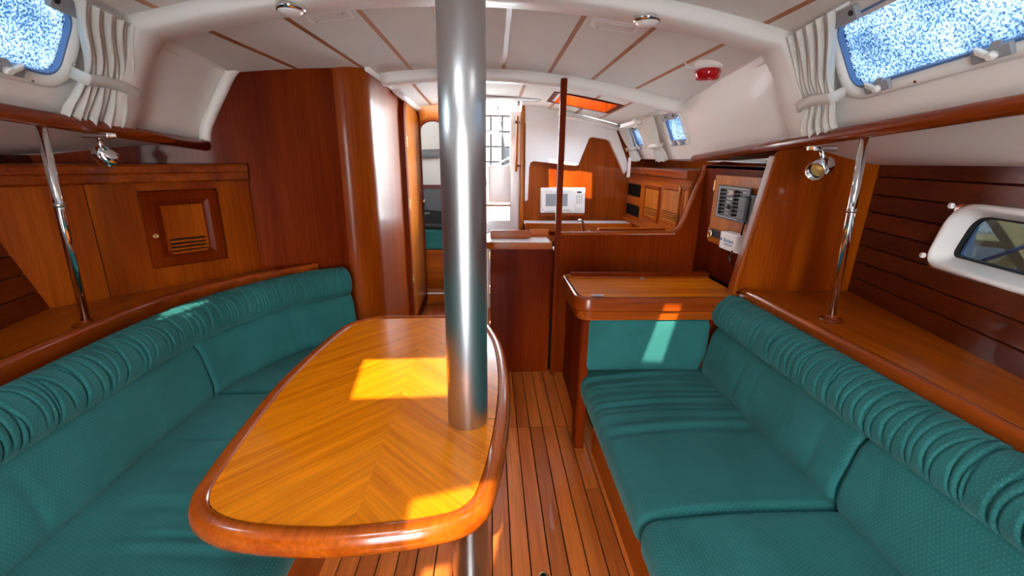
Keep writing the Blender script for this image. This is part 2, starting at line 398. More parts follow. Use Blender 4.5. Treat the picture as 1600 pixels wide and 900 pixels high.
HOLES = [[V((p.x, p.y)) for p in h] for h in (H_MAIN, H_FWD, H_FORE, H_STBD, H_GAL, H_SLIDE)]
def in_poly(p, poly):
    c = False; n = len(poly)
    for i in range(n):
        a, b = poly[i], poly[i - 1]
        if (a.y > p.y) != (b.y > p.y) and p.x < (b.x - a.x) * (p.y - a.y) / (b.y - a.y) + a.x: c = not c
    return c
def shrink(poly, k): c = sum(poly, V((0, 0))) / len(poly); return [c + (p - c) * k for p in poly]
from mathutils.geometry import delaunay_2d_cdt
def ceiling_mesh():
    pts = []; ed = []
    ys = [Y0 + (YAFT - Y0) * i / 44 for i in range(45)]
    for y in ys:
        for k in range(-10, 11):
            p = V((CL + k / 10 * (uc(y) + .004), y))
            if not any(in_poly(p, shrink(h, 1.15)) for h in HOLES): pts.append(p)
    for h in HOLES:
        o = len(pts); L = len(h); sub = []
        for i in range(L):
            for q in range(4): sub.append(h[i].lerp(h[(i + 1) % L], q / 4))
        pts += sub; ed += [(o + i, o + (i + 1) % len(sub)) for i in range(len(sub))]
    vs, es, fs, *_ = delaunay_2d_cdt(pts, ed, [], 0, 1e-5)
    fs = [f for f in fs if not any(in_poly(sum((vs[i] for i in f), V((0, 0))) / 3, h) for h in HOLES)]
    mb = MB(); mb.add([V((p.x, p.y, zc(p.x, p.y))) for p in vs], fs, None, True); return mb
ceiling = struct(ceiling_mesh().build('ceiling', 'liner'), 'cream moulded cabin ceiling between the two windows sides')
for h in HOLES[:5]:                              # coamings that give each roof hole its depth
    mb = MB(); out = shrink(h, 1.0); rings = []
    gal = h is HOLES[4]
    for dz in (-.012, .13 if gal else .05):
        rings.append([V((p.x, p.y, zc(p.x, p.y) + dz)) for p in out])
    o2 = shrink(h, 1.16); rings = [rings[1], rings[0], [V((p.x, p.y, zc(p.x, p.y) - .012)) for p in o2], [V((p.x, p.y, zc(p.x, p.y) + .002)) for p in o2]]
    mb.loft(rings, cap=False, smooth=False).build('hole_coaming', 'wood_panel_z' if gal else 'liner', ceiling)

# --- headliner panels with wood battens between them
def strip_x(px1, py1, px2, py2):
    a, b = on_ceiling(px1, py1), on_ceiling(px2, py2)
    s = (b.x - a.x) / (b.y - a.y); return lambda y: a.x + s * (y - a.y)
SB = [strip_x(328, 45, 428, 89), strip_x(443, 21.7, 525, 76), strip_x(560, 11.7, 640, 102.7), strip_x(678, 8, 706, 105),
      strip_x(796, 12.5, 787, 106), strip_x(912.5, 22.5, 860, 108.7), strip_x(1022.5, 40, 931, 117.5), strip_x(1128.7, 67, 998.7, 133.7)]
def edgeL(y): return CL - uc(y) + .03
def edgeR(y): return CL + uc(y) - .02
def panel_run(ya, yb, bounds, nm, hole=None):
    fns = [edgeL] + bounds + [edgeR]; g = .011
    for i in range(len(fns) - 1):
        fa, fb = fns[i], fns[i + 1]; ga = g if i else 0; gb = g if i < len(fns) - 2 else 0; mb = MB()
        segs = [(ya, yb)]
        if hole:
            m_ = (fa((ya + yb) / 2) + fb((ya + yb) / 2)) / 2
            w0, w1 = fa(yb), fb(yb)
            for hx0, hx1, hy0, hy1 in hole:
                if w1 > hx0 and w0 < hx1: segs = [(ya, hy0), (hy1, yb)]
        for y0, y1 in segs:
            if y1 - y0 < .03: continue
            rings = []
            for dz in (.004, -.006):
                pass
            def fn(a, b, dz): y = y0 + (y1 - y0) * a; x0, x1 = fa(y) + ga, fb(y) - gb; x = x0 + (x1 - x0) * b; return V((x, y, zc(x, y) + dz))
            n = 6; N = 8
            top = [fn(i_ / n, j / N, -.008) for i_ in range(n + 1) for j in range(N + 1)]; bot = [fn(i_ / n, j / N, .004) for i_ in range(n + 1) for j in range(N + 1)]
            q = lambda i_, j: i_ * (N + 1) + j; K = len(top); fs = []
            for i_ in range(n):
                for j in range(N):
                    fs.append((q(i_, j), q(i_, j + 1), q(i_ + 1, j + 1), q(i_ + 1, j)))
            for i_ in range(n):
                for j in (0, N): fs.append((q(i_, j), q(i_ + 1, j), K + q(i_ + 1, j), K + q(i_, j)))
            for j in range(N):
                for i_ in (0, n): fs.append((q(i_, j), q(i_, j + 1), K + q(i_, j + 1), K + q(i_, j)))
            mb.add(top + bot, fs)
        if mb.v: mb.build('headliner_panel', 'headliner', ceiling)
    for f in bounds:
        segs = [(ya, yb)]
        if hole:
            for hx0, hx1, hy0, hy1 in hole:
                if hx0 < f((ya + yb) / 2) < hx1: segs = [(ya, hy0), (hy1, yb)]
        for y0, y1 in segs:
            if y1 - y0 < .03: continue
            mb = MB(); mb.loft([[V((f(y) + a, y, zc(f(y) + a, y) + b)) for a, b in ((-.0105, .003), (.0105, .003), (.0105, -.0075), (-.0105, -.0075))] for y in (y0, y0 + (y1 - y0) / 3, y0 + (y1 - y0) * 2 / 3, y1)], smooth=False)
            mb.build('ceiling_batten', 'wood_strip', ceiling)
panel_run(1.875, 2.75, SB, 'saloon')
GB = [(lambda y, x=x: x) for x in (-.50, -.38, -.10, .22, .50, .72, .93)]
panel_run(2.84, 4.05, [GB[0], GB[3], GB[4], GB[5], GB[6]], 'galley', hole=[(gx0 - .03, gx1 + .03, gy0 - .03, gy1 + .03), (CL - .29, CL + .29, 3.70, 4.1)])
panel_run(.2, 1.72, [SB[0], SB[2], SB[4], SB[7]], 'fore', hole=[(-1.2, 1.2, .21, 1.25)])

# --- beams under the coachroof
def beam(ya, yb, depth, ua, ub, legs, name):
    pts = []
    if legs[0]:
        for t in (1, .8, .6, .4, .25): pts.append((wallpt(-1, (ya + yb) / 2, t), 'L', t))
    n = 40
    for i in range(n + 1):
        u = ua + (ub - ua) * i / n; pts.append((V((CL + u, (ya + yb) / 2, zc(CL + u, (ya + yb) / 2))), 'C', 0))
    if legs[1]:
        for t in (.25, .4, .6, .8, 1): pts.append((wallpt(1, (ya + yb) / 2, t), 'R', t))
    P = [V((p[0].x, p[0].z)) for p in pts]; rings = []
    for i, p in enumerate(P):
        t = (P[min(i + 1, len(P) - 1)] - P[max(i - 1, 0)]).normalized(); nn = V((t.y, -t.x)); d = depth
        sec = [(ya, -.01), (ya, d * .75), (ya + .012, d), (yb - .012, d), (yb, d * .75), (yb, -.01)]
        rings.append([V((p.x + nn.x * b, a, p.y + nn.y * b)) for a, b in sec])
    return MB().loft(rings).build(name, 'liner', ceiling, smooth_all=False)
beam(1.72, 1.86, .055, -uc(1.8) + .03, uc(1.8) - .03, (1, 1), 'ceiling_beam')
beam(YB2, 2.85, .066, -.56, 1.19, (0, 0), 'ceiling_beam')

def hullx(sd, y, z):
    if sd > 0: return 1.50 + .215 * (y - 1.07) + .03 * (z - .8)
    return -(1.62 + .20 * (y - 1.2) + .22 * (z - .82))
# --- coachroof sides (with window openings) and the side-deck underneath
WIN = {1: [(.40, 1.56, .13, .64), (2.86, 3.13, .16, .66), (3.66, 3.86, .18, .66)], -1: [(1.13, 1.575, .14, .66), (.68, .95, .20, .66)]}  # last port entry is an added opening for sun on the bolster
walls = {}
for sd, nm in ((1, 'wall_right'), (-1, 'wall_left')):
    yend = YAFT if sd > 0 else 2.9
    yl = sorted(set([Y0 + (yend - Y0) * i / 24 for i in range(25)] + [v for w in WIN[sd] for v in w[:2]])); tl = sorted(set([0, .1, .25, .4, .55, .75, .9, 1.0] + [v for w in WIN[sd] for v in w[2:]]))
    mb = MB(); vs = [wallpt(sd, y, t) for y in yl for t in tl]; fs = []; K = len(tl)
    for i in range(len(yl) - 1):
        for j in range(K - 1):
            ym, tm = (yl[i] + yl[i + 1]) / 2, (tl[j] + tl[j + 1]) / 2
            if any(w[0] < ym < w[1] and w[2] < tm < w[3] for w in WIN[sd]): continue
            fs.append((i * K + j, (i + 1) * K + j, (i + 1) * K + j + 1, i * K + j + 1))
    mb.add(vs, fs, None, True)
    walls[sd] = struct(mb.build(nm, 'liner'), 'cream moulded coachroof side with portlights, %s of the cabin' % ('starboard' if sd > 0 else 'port'))
    # side deck: from the foot of the coachroof out to the hull, a soft moulded cove
    def dk(a, b):
        y = Y0 + (yend - Y0) * a; f = wallpt(sd, y, 1); w = abs(hullx(sd, y, 1.4) - f.x) + .03; e = b * b * (3 - 2 * b)
        return V((f.x + sd * w * b, y, f.z + (min(1.392, f.z - .012) - f.z) * e))
    MB().grid(dk, 24, 14).build('side_deck', 'liner', walls[sd])

# --- hull sides, planked inside
def hull(sd, ya, yb, nm):
    mb = MB(); mb.grid(lambda a, b: V((hullx(sd, ya + (yb - ya) * a, -.2 + 1.8 * b) + sd * .035, ya + (yb - ya) * a, -.2 + 1.8 * b)), 8, 6)
    h = mb.build('hull_skin', 'dark_gap', walls[sd]); return h
HW = (.62, 1.47, 1.065, 1.255)                   # hull portlight opening: y0, y1, z0, z1
mb = MB()
yl = [Y0, -.5, .2, HW[0], .9, 1.2, HW[1] + .05, 1.8, 2.5, 3.3, YAFT]; zl = [-.2, .4, .8, HW[2], HW[3], 1.5]
fs = []
vs = [V((hullx(1, y, z) + .035, y, z)) for y in yl for z in zl]
for i in range(len(yl) - 1):
    for j in range(len(zl) - 1):
        if HW[0] <= (yl[i] + yl[i + 1]) / 2 <= HW[1] + .05 and HW[2] <= (zl[j] + zl[j + 1]) / 2 <= HW[3]: continue
        fs.append((i * 6 + j, (i + 1) * 6 + j, (i + 1) * 6 + j + 1, i * 6 + j + 1))
mb.add(vs, fs).build('hull_skin', 'dark_gap', walls[1])
hull(-1, Y0, 2.9, 'hull')
BW = .0755
for sd in (1, -1):
    for k in range(8):
        z0 = .815 + k * BW; z1 = z0 + BW - .003; spans = [(-.3, 1.97 if sd > 0 else 2.1)]
        if sd > 0 and z1 > HW[2] and z0 < HW[3]: spans = [(-.3, HW[0] - .004), (HW[1] + .062 - .055 * max(0, min(1, ((z0 + z1) / 2 - HW[2]) / (HW[3] - HW[2]))), 1.97)]
        for ya, yb in spans:
            mb = MB(); rings = []
            for y in (ya, (ya + yb) / 2, yb):
                rings.append([V((hullx(sd, y, z) - sd * d, y, z)) for z, d in ((z0, -.03), (z0, -.004), (z0 + .003, 0), (z1 - .003, 0), (z1, -.004), (z1, -.03))])
            mb.loft(rings, smooth=False).build('hull_board', 'wood_hull', walls[sd])

# ================================================================== FLOOR
floor = struct(box('floor', 'dark_gap', None, (-1.3, 1.2), (Y0, 5.6), (-.05, -.008), bevel=0), 'varnished plank cabin sole with black caulked seams')
PW, PX = .0686, .14
for k in range(-12, 6):
    x0 = PX + k * PW + .0022; x1 = x0 + PW - .0044
    joints = [.1, 1.36 if k % 2 else 1.63, 2.11, 2.80, 4.28] if k < 4 else [.1, 1.63, 2.11, 2.80]
    if k < 4: joints = [.1, 2.11, 2.80] + ([4.28] if x1 < .02 else [])
    for ya, yb in zip(joints, joints[1:]):
        MB().box((x0, x1), (ya + .0008, yb - .0008), (-.012, 0)).build('floor_plank', 'wood_floor', floor, .0012, 1)

wf = MB()
for x0, x1, z0, z1 in ((-2.0, -.42, 0, 2.2), (.28, 2.0, 0, 2.2), (-.42, .28, 1.78, 2.2)): wf.box((x0, x1), (-1.40, -1.36), (z0, z1))
struct(wf.build('wall_front', 'wood_panel_z'), 'mahogany forward bulkhead with a doorway, behind the camera')

# ================================================================== PORT BULKHEAD (head compartment)
BA, BB = V((-1.36, 2.29, 0)), V((-.836, 2.557, 0)); BT = (BB - BA).normalized(); BN = V((BT.y, -BT.x, 0))
out = [ap(*p, BB, BN) for p in ((321.7, 220), (325, 200), (350, 143), (363, 120), (376.7, 111.7), (433, 101.7), (500, 94.3), (530, 93))]
seamT = out[-1]; sx_ = V((BB.x, BB.y, 0))
wl_ = struct(MB().prism([V((p.x, p.y, p.z)) for p in out] + [V((sx_.x, sx_.y, 0)), V((-2.2, BB.y + (-2.2 - BB.x) * BT.y / BT.x, 0)), V((-2.2, BB.y + (-2.2 - BB.x) * BT.y / BT.x, 1.44))], -BN * .03).build('wall_back_left', 'wood_panel_z'), 'dark mahogany bulkhead of the head compartment, port side')
# column at its inboard corner and the glossy wall running aft from it
cen, rc = V((-.82, 2.72, 0)), .155; topz = seamT.z
arc = [cen + V((math.sin(a), -math.cos(a), 0)) * rc for a in [math.radians(-22 + 112 * i / 16) for i in range(17)]]
mb = MB(); mb.loft([[p + V((0, 0, z)) for p in arc] for z in (0, topz - .012, topz + .002)], cap=False, closed=False)
mb.build('bulkhead_corner', 'wood_mid_z', wl_, solid=0)
SWX = -.665
struct(box('wall_left_head', 'wood_mid_z', None, (SWX - .03, SWX), (2.72, 4.36), (0, 1.86), bevel=.002), 'glossy wooden side wall of the head compartment beside the steel post')
# white liner above the bulkhead, with a rolled edge that follows the wood
wh = MB(); wh.prism([ap(*p, BB - BN * .035, BN) for p in ((318, 232), (318, 60), (420, 40), (560, 60), (560, 120), (560, 200))], -BN * .02)
wh.build('liner_panel', 'liner', wl_)
edge = [ap(*p, BB + BN * .004, BN) for p in ((321.7, 226), (325, 200), (350, 143), (363, 119), (376.7, 109), (433, 98), (500, 90.5), (540, 88.5))]
edge += [V((a.x, a.y, topz + .008)) + (a - cen) * .03 for a in arc[5:]]
e2 = catmull(edge, n=5); MB().tube([p + V((-.0, 0, .018)) for p in e2], .024, 12, flat=(1.1, 1)).build('liner_lip', 'liner', wl_)
# trim where the glossy wall meets the deckhead
tr = thing('trim_1', 'white moulding along the top of the glossy wall', 'trim'); del tr['category']; struct(tr, tr['label'])
MB().tube([V((SWX + .012, 2.62, 1.85)), V((SWX + .014, 4.3, 1.835))], .016, 10).build('moulding', 'plastic_white', tr)
MB().tube([V((SWX + .035, 3.25, 1.83)), V((SWX + .035, 4.2, 1.81))], .026, 12).build('blind_roll', 'plastic_white', tr)
# head door, rounded at the top
door = thing('door_1', 'narrow varnished door with rounded top in the glossy wall', 'door', (SWX, 3.9, 0)); del door['category']; struct(door, door['label'])
def arch(y0, y1, z0, z1, r, x):
    p = [V((x, y0, z0)), V((x, y1, z0))]
    for k in range(9): a = math.pi / 2 * k / 8; p.append(V((x, y1 - r + r * math.cos(a), z1 - r + r * math.sin(a))))
    for k in range(9): a = math.pi / 2 * k / 8; p.append(V((x, y0 + r - r * math.sin(a), z1 - r + r * math.cos(a))))
    return p
MB().prism(arch(3.54, 4.24, .10, 1.80, .16, SWX + .001), (.022, 0, 0)).build('leaf', 'wood_light_z', door, .004)
fr = arch(3.47, 4.28, .04, 1.855, .2, SWX); fi = arch(3.53, 4.245, .10, 1.805, .165, SWX)
mb = MB(); n_ = len(fr); rings = [[p for p in fr], [p + V((.035, 0, 0)) for p in fr], [p + V((.035, 0, 0)) for p in fi], [p for p in fi]]; mb.loft(rings, cap=False, smooth=False); mb.build('frame', 'wood_panel_z', door)
for z in (.42, 1.02, 1.48): MB().box((SWX + .02, SWX + .04), (3.535, 3.552), (z, z + .075)).build('hinge', 'brass', door, .001)
kn = MB().lathe((SWX + .02, 4.17, 1.02), (1, 0, 0), [(.009, 0), (.009, .02), (.020, .026), (.022, .036), (.014, .046), (.001, .047)], 16).build('knob', 'chrome', door)

# ================================================================== AFT PORT BULKHEAD with the arched way to the aft cabin
AY = 4.34
def arch_x(x0, x1, z0, z1, y):
    r = (x1 - x0) / 2; p = [V((x0, y, z0))]
    for k in range(17): a = math.pi - math.pi * k / 16; p.append(V(((x0 + x1) / 2 + r * math.cos(a), y, z1 - r * .75 + r * .75 * math.sin(a))))
    p.append(V((x1, y, z0))); return p
ai = arch_x(-.655, -.40, -.03, 1.735, AY)
outer = [V((-.72, AY, -.03)), V((-.72, AY, 1.88)), V((CL - .27, AY, 1.88)), V((CL - .27, AY, -.03))]
mb = MB(); mb.prism(outer[:2] + [V(((ai[9]).x, AY, 1.88))] + [ai[k] for k in range(9, -1, -1)], (0, .03, 0)); mb.prism([V((ai[9].x, AY, 1.88))] + outer[2:] + [ai[k] for k in range(len(ai) - 1, 8, -1)], (0, .03, 0))
ab = struct(mb.build('wall_back_arch', 'wood_light_z'), 'light wooden bulkhead with an arched opening to the aft cabin')
MB().tube(ai, .016, 8, flat=(1, 1)).build('arch_trim', 'wood_mid_z', ab)
box('threshold', 'steel_satin', ab, (-.655, -.40), (4.26, 4.40), (.10, .118), .002); box('sill', 'wood_mid_x', ab, (-.655, -.40), (4.28, 4.40), (0, .099), .002)
# aft cabin seen through it
struct(box('wall_back_cabin', 'liner', None, (-1.4, -.2), (5.45, 5.47), (0, 2.0), bevel=0), 'pale liner at the back of the aft cabin')
struct(box('wall_left_cabin', 'liner', None, (-1.42, -1.40), (2.6, 5.47), (0, 2.0), bevel=0), 'pale liner side of the aft cabin')
struct(box('ceiling_aft_cabin', 'liner', None, (-1.42, -.32), (4.05, 5.47), (1.90, 1.93), bevel=0), 'pale ceiling of the aft cabin')
struct(box('wall_right_cabin', 'liner', None, (-.36, -.34), (4.12, 5.47), (0, 1.95), bevel=0), 'pale partition of the aft cabin')
tag(MB().tube([V((-1.38, 5.38, 1.42)), V((-.35, 5.38, 1.46))], .05, 12, flat=(1.3, 1)).build('padded_roll', 'grey_pad'), 'grey padded roll along the aft cabin back wall', 'padding')
t_ = thing('cabin_shelf', 'dark shelf with a red stripe in the aft cabin behind the arch', 'shelf', (-.8, 5.3, .9))
box('shelf_front', 'grey_dark', t_, (-1.38, -.35), (5.18, 5.43), (.665, 1.06), .004); box('stripe', 'mattress_red', t_, (-1.38, -.35), (5.165, 5.19), (1.07, 1.11), .003)
t_ = thing('berth', 'aft cabin berth with green mattress behind the arched opening', 'berth', (-.8, 5.0, 0))
box('base', 'wood_mid_x', t_, (-1.38, -.35), (4.80, 5.44), (.0, .44), .004); box('mattress', 'fabric', t_, (-1.38, -.36), (4.78, 5.44), (.445, .655), .04, seg=4)
tag(MB().prism([(-.9, 4.86, .665), (-.36, 4.80, .665), (-.36, 5.1, .76), (-.9, 5.15, .80)], (0, 0, .05)).build('folded_cover', 'rubber', None, .015), 'dark cover lying folded on the aft cabin berth', 'cover')

# ================================================================== AFT BULKHEAD, companionway and cockpit
wb = MB()
wb.box((CL + .235, .262), (YAFT, YAFT + .05), (.0, 1.80)); wb.box((CL - .36, CL - .28), (YAFT, YAFT + .05), (0, 1.8)); wb.box((CL - .3, CL + .25), (YAFT, YAFT + .05), (.0, .86))
wall_back = struct(wb.build('wall_back', 'gelcoat', None, .008), 'white companionway bulkhead at the aft end of the cabin')
# lower companionway board with rounded cut
px = lambda a, b: ay(a, b, YAFT + .02)
cb = MB(); cb.prism([px(763, 258), px(790, 259), px(796, 255), px(799, 246), px(799, 165), px(806, 160), px(806, 317), px(763, 317)], (0, .02, 0))
cb.build('washboard', 'gelcoat', wall_back, .003)
box('sill_strip', 'wood_strip', wall_back, (CL - .3, CL + .24), (YAFT - .03, YAFT + .04), (.985, 1.005), .003)
MB().box((.262, .292), (YAFT - .04, YAFT + .03), (.0, 1.84)).build('corner_post', 'wood_light_z', wall_back, .006)
hb = thing('teak_grip', 'slim teak grab handle on chrome standoffs beside the companionway', 'handle', (.245, YAFT - .05, 1.5))
a_, b_ = ay(808.5, 181, YAFT - .06), ay(806.5, 268, YAFT - .06)
MB().tube([a_, b_], .013, 10, flat=(1, .8)).build('bar', 'wood_light_z', hb)
for py in (191, 259):
    p = ay(808, py, YAFT - .06); MB().lathe(p + V((.0, .0, 0)), (.45, 1, 0), [(.014, -.012), (.016, 0), (.011, .014), (.008, .06)], 12).build('standoff', 'chrome', hb)
ld = thing('companionway_ladder', 'white companionway steps seen between post and galley counter', 'steps', (CL, 3.8, 0))
for k, z in enumerate((.22, .44, .66)):
    MB().box((CL - .26, CL + .02), (3.42 + k * .2, 3.62 + k * .2), (z - .035, z)).build('step', 'plastic_white', ld, .008)
    box('tread', 'steel_satin', ld, (CL - .24, CL + .0), (3.43 + k * .2, 3.60 + k * .2), (z, z + .006), .001)
for x in (CL - .275, CL + .02): MB().prism([(x, 3.36, 0), (x, 3.50, 0), (x, 4.08, .72), (x, 4.08, .86), (x, 3.98, .86)], (.015, 0, 0)).build('side_board', 'plastic_white', ld, .004)
# cockpit outside, washed out by the sun
ck = struct(MB().box((-.33, 1.6), (4.2, 8.5), (.55, .60)).build('floor_cockpit', 'cockpit_white', None, .01), 'white cockpit floor beyond the companionway')
for x0, x1, yb in ((-1.5, -.55, 5.6), (.50, 1.5, 4.2)): MB().box((x0, x1), (yb, 8.0), (.6, .98)).build('cockpit_bench', 'cockpit_white', ck, .03)
MB().box((-1.7, 1.7), (8.0, 8.2), (.6, 1.12)).build('transom', 'cockpit_white', ck, .03)
t_ = thing('helm_console', 'cream helm console standing in the cockpit beyond the companionway', 'helm', (.02, 5.6, .6))
MB().box((-.12, .16), (5.5, 5.8), (.6, 1.12)).build('pedestal', 'plastic_offwhite', t_, .04, 3); MB().box((-.10, .14), (5.46, 5.78), (1.12, 1.17)).build('console_top', 'canvas_teal', t_, .015)
MB().tube([V((.02 + .42 * math.cos(a), 5.95, 1.30 + .42 * math.sin(a))) for a in [2 * math.pi * k / 32 for k in range(33)]], .014, 8).build('wheel_rim', 'chrome', t_)
for k in range(3): MB().tube([V((.02, 5.95, 1.3)), V((.02 + .42 * math.cos(k * 2.1 + .5), 5.95, 1.3 + .42 * math.sin(k * 2.1 + .5)))], .008, 6).build('wheel_spoke', 'chrome', t_)
t_ = thing('stern_rail', 'steel stern railing with netting beyond the cockpit', 'railing', (0, 8.1, 1.1))
for z in (1.35, 1.6, 1.85, 2.1): MB().tube([V((-1.6, 8.1, z)), V((1.6, 8.1, z))], .022, 6).build('rail', 'dark_gap', t_)
for k in range(17): MB().tube([V((-1.6 + .2 * k, 8.1, 1.1)), V((-1.6 + .2 * k, 8.1, 2.1))], .022, 6).build('stanchion', 'dark_gap', t_)
tag(MB().tube(catmull([V((.05, 5.0, 2.0)), V((.12, 5.05, 1.7)), (.17, 5.1, 1.3), V((.16, 5.0, 1.0))]), .009, 6).build('mainsheet_rope', 'plastic_black'), 'rope hanging in front of the cockpit, seen through the companionway', 'rope')
tag(MB().box((.21, .55), (9.5, 9.8), (-1.7, 1.62)).build('yard_shed', 'plastic_black', None, .02), 'dark boatyard shed seen through the companionway', 'shed')

# tinted sliding hatch over the companionway
sh = struct(MB().prism([V((CL - .3, 3.66, zc(CL, 3.7) + .03)), V((CL + .3, 3.66, zc(CL, 3.7) + .03)), V((CL + .3, 4.12, zc(CL, 4.1) + .03)), V((CL - .3, 4.12, zc(CL, 4.1) + .03))], (0, 0, .012)).build('window_hatch', 'glass_tint'), 'tinted sliding hatch above the companionway')
for x in (CL - .28, CL + .28): MB().box((x - .012, x + .012), (3.70, 4.09), (1.80, 1.90)).build('hatch_side', 'gelcoat', sh, .004)
MB().box((CL - .28, CL + .45), (3.66, 3.70), (zc(0, 3.7) - .04, zc(0, 3.7) - .012)).build('hatch_rail', 'steel_satin', sh, .004)

# ================================================================== GALLEY
LX = 1.25
back_g = struct(MB().box((.292, 2.6), (YAFT, YAFT + .03), (0, 1.70)).build('wall_back_galley', 'wood_mid_z'), 'mahogany aft wall of the galley around the microwave')
white = [ay(*p, YAFT - .05) for p in ((822, 158), (900, 176), (962, 199), (984, 262), (976, 272), (970, 258), (953, 221), (949, 218), (926, 214), (921, 216), (912, 238), (904, 258), (899, 259), (888, 258), (834, 252), (829, 254), (827, 262), (825, 312), (822, 315), (820, 314))]
MB().prism(white, (0, .055, 0)).build('moulded_liner', 'gelcoat', back_g, .012, 3)
MB().box((.292, 1.5), (YAFT + .001, YAFT + .028), (1.701, 1.92)).build('upper_panel', 'gelcoat', back_g)
# lamp tube under the deckhead
t_ = thing('strip_light', 'long white strip light under the galley ceiling', 'lamp', tuple(ay(900, 186, 4.0)))
MB().tube([ay(876, 181, 4.0), ay(924, 191, 4.0)], .016, 10).build('tube', 'lamp_glass', t_)
MB().tube([ay(873, 178, 4.02), ay(966, 200, 4.02)], .022, 8).build('housing', 'plastic_white', t_)
# microwave let into the wall
mw = thing('microwave', 'small white built-in microwave oven above the galley counter', 'microwave', tuple(ay(878, 332, YAFT)))
def on4(a, b, d=0): return ay(a, b, YAFT - d)
def pl(p4, d0, d1): q = [ay(*p, YAFT - d0) for p in p4]; return MB().prism(q, (0, -(d1 - d0), 0))
pl(((844, 293), (913, 293), (912, 332.5), (843.5, 332)), 0, .045).build('body', 'plastic_white', mw, .006)
dr = pl(((846, 296), (898, 296), (897, 330), (845.5, 330)), .045, .055).build('door', 'plastic_white', mw, .004)
pl(((853, 303), (887, 303), (886.5, 322), (852.5, 322)), .055, .058).build('window', 'plastic_grey', dr, .001)
pl(((849, 299), (893, 299), (887.5, 303), (852.5, 303)), .055, .0562).build('bezel', 'plastic_offwhite', dr)
kp = pl(((899.5, 296), (911.5, 296), (910.5, 330.5), (898.5, 330.5)), .045, .053).build('keypad', 'plastic_white', mw, .003)
pl(((902, 299), (908.5, 299), (908.5, 301.5), (902, 301.5)), .053, .055).build('display', 'plastic_black', kp)
for r in range(5):
    for c in range(3): pl(((900.6 + c * 3.3, 305.5 + r * 2.8), (902.4 + c * 3.3, 305.5 + r * 2.8), (902.4 + c * 3.3, 307 + r * 2.8), (900.6 + c * 3.3, 307 + r * 2.8)), .053, .0545).build('button', 'plastic_grey', kp)
pl(((899.6, 324.5), (910.6, 324.5), (910.5, 329), (899.5, 329)), .053, .057).build('door_button', 'plastic_offwhite', kp, .002)
pl(((879.5, 327.8), (891, 327.8), (891, 328.8), (879.5, 328.8)), .055, .056).build('badge', 'plastic_grey', dr); pl(((847.6, 326.6), (849.4, 326.6), (849.4, 328.4), (847.6, 328.4)), .055, .057).build('dot', 'plastic_grey', dr)
pl(((843, 333.5), (911, 333.5), (911, 336), (843, 336)), 0, .05).build('ledge', 'wood_mid_x', mw, .002)
# counter along the back
ct = thing('back_counter', 'galley counter with white top and wooden fiddle under the microwave', 'counter', (.75, 3.9, 0))
box('worktop', 'counter_white', ct, (.30, LX), (3.95, YAFT), (.835, .860), .003); box('fiddle', 'wood_mid_x', ct, (.30, LX), (3.91, 3.95), (.785, .858), .006)
box('front_panel', 'wood_panel_z', ct, (.32, LX), (3.93, 4.08), (0, .785), .003); box('lower_rail', 'wood_mid_x', ct, (.30, LX), (3.89, 3.93), (.70, .745), .004)
ck_ = thing('side_counter', 'galley sink counter behind the half-height bulkhead', 'counter', (.9, 3.2, 0))
box('worktop', 'counter_white', ck_, (.50, LX), (2.80, 3.56), (.70, .72), .003); box('cabinet', 'wood_panel_z', ck_, (.54, LX), (2.82, 3.55), (0, .70), .003)
b3 = lambda p, y: ay(*p, y)
MB().prism([b3((937, 357), 3.0), b3((1040, 357), 3.0), b3((1040, 361), 3.0), b3((935, 361), 3.0)], (0, .06, 0)).build('sink_rim', 'wood_mid_x', ck_, .004)
fc = thing('faucet', 'chrome galley tap rising behind the half-height bulkhead', 'tap', tuple(az(912, 362, .82)))
p0 = ay(911, 361, 3.25); MB().tube(catmull([V((p0.x + .012, p0.y, .73)), p0 + V((.004, 0, .0)), p0 + V((-.004, 0, .05)), p0 + V((-.022, .0, .075)), p0 + V((-.04, 0, .072))], n=6), .014, 12).build('spout', 'chrome', fc)
MB().lathe(V((p0.x + .012, p0.y, .7205)), (0, 0, 1), [(.03, 0), (.03, .012), (.02, .02)], 16).build('base', 'chrome', fc)
MB().lathe(p0 + V((.012, 0, -.02)), (.5, -.2, .35), [(.005, 0), (.005, .04), (.008, .045)], 8).build('lever', 'chrome', fc)
# island end of the counter
ci = thing('counter_end', 'wooden galley counter end with white top beside the steel post', 'counter', (.18, 2.9, 0))
box('end_panel', 'wood_panel_z', ci, (-.005, .385), (2.765, 2.785), (0, .855), .002); box('cabinet', 'wood_panel_z', ci, (0, .385), (2.786, 3.08), (0, .85), .003)
top = rpoly([(-.03, 2.745), (.385, 2.745), (.385, 3.1), (-.03, 3.1)], [.05, .002, .002, .03])
MB().prism([V((p.x, p.y, .855)) for p in top], (0, 0, .043)).build('edge_band', 'wood_mid_x', ci, .006)
MB().prism([V((p.x * .93 + .012, p.y * .985 + .045, .898)) for p in top], (0, 0, .006)).build('worktop', 'counter_white', ci, .002)
fr_ = rpoly([(-.005, .905), (.255, .905), (.255, .957), (-.005, .957)], [.005, .01, .03, .015])
MB().prism([V((p.x, 2.86, p.y)) for p in fr_], (0, .025, 0)).build('fiddle', 'wood_mid_x', ci, .005); box('rear_fiddle', 'wood_mid_x', ci, (.26, .385), (2.93, 2.955), (.9, .953), .005)
for z in (.30, .55, .78): box('hinge', 'brass', ci, (-.012, -.004), (2.80, 2.82), (z, z + .05), .001)
# wooden pillar from floor to deckhead
tag(MB().frame((.415, 2.735, 0), (1, 0, 0), (0, 1, 0), (0, 0, 1), (-.018, .018), (-.018, .018), (0, 1.842)).build('wooden_pillar', 'wood_panel_z', None, .006), 'slim square mahogany pillar from floor to ceiling at the galley', 'pillar')
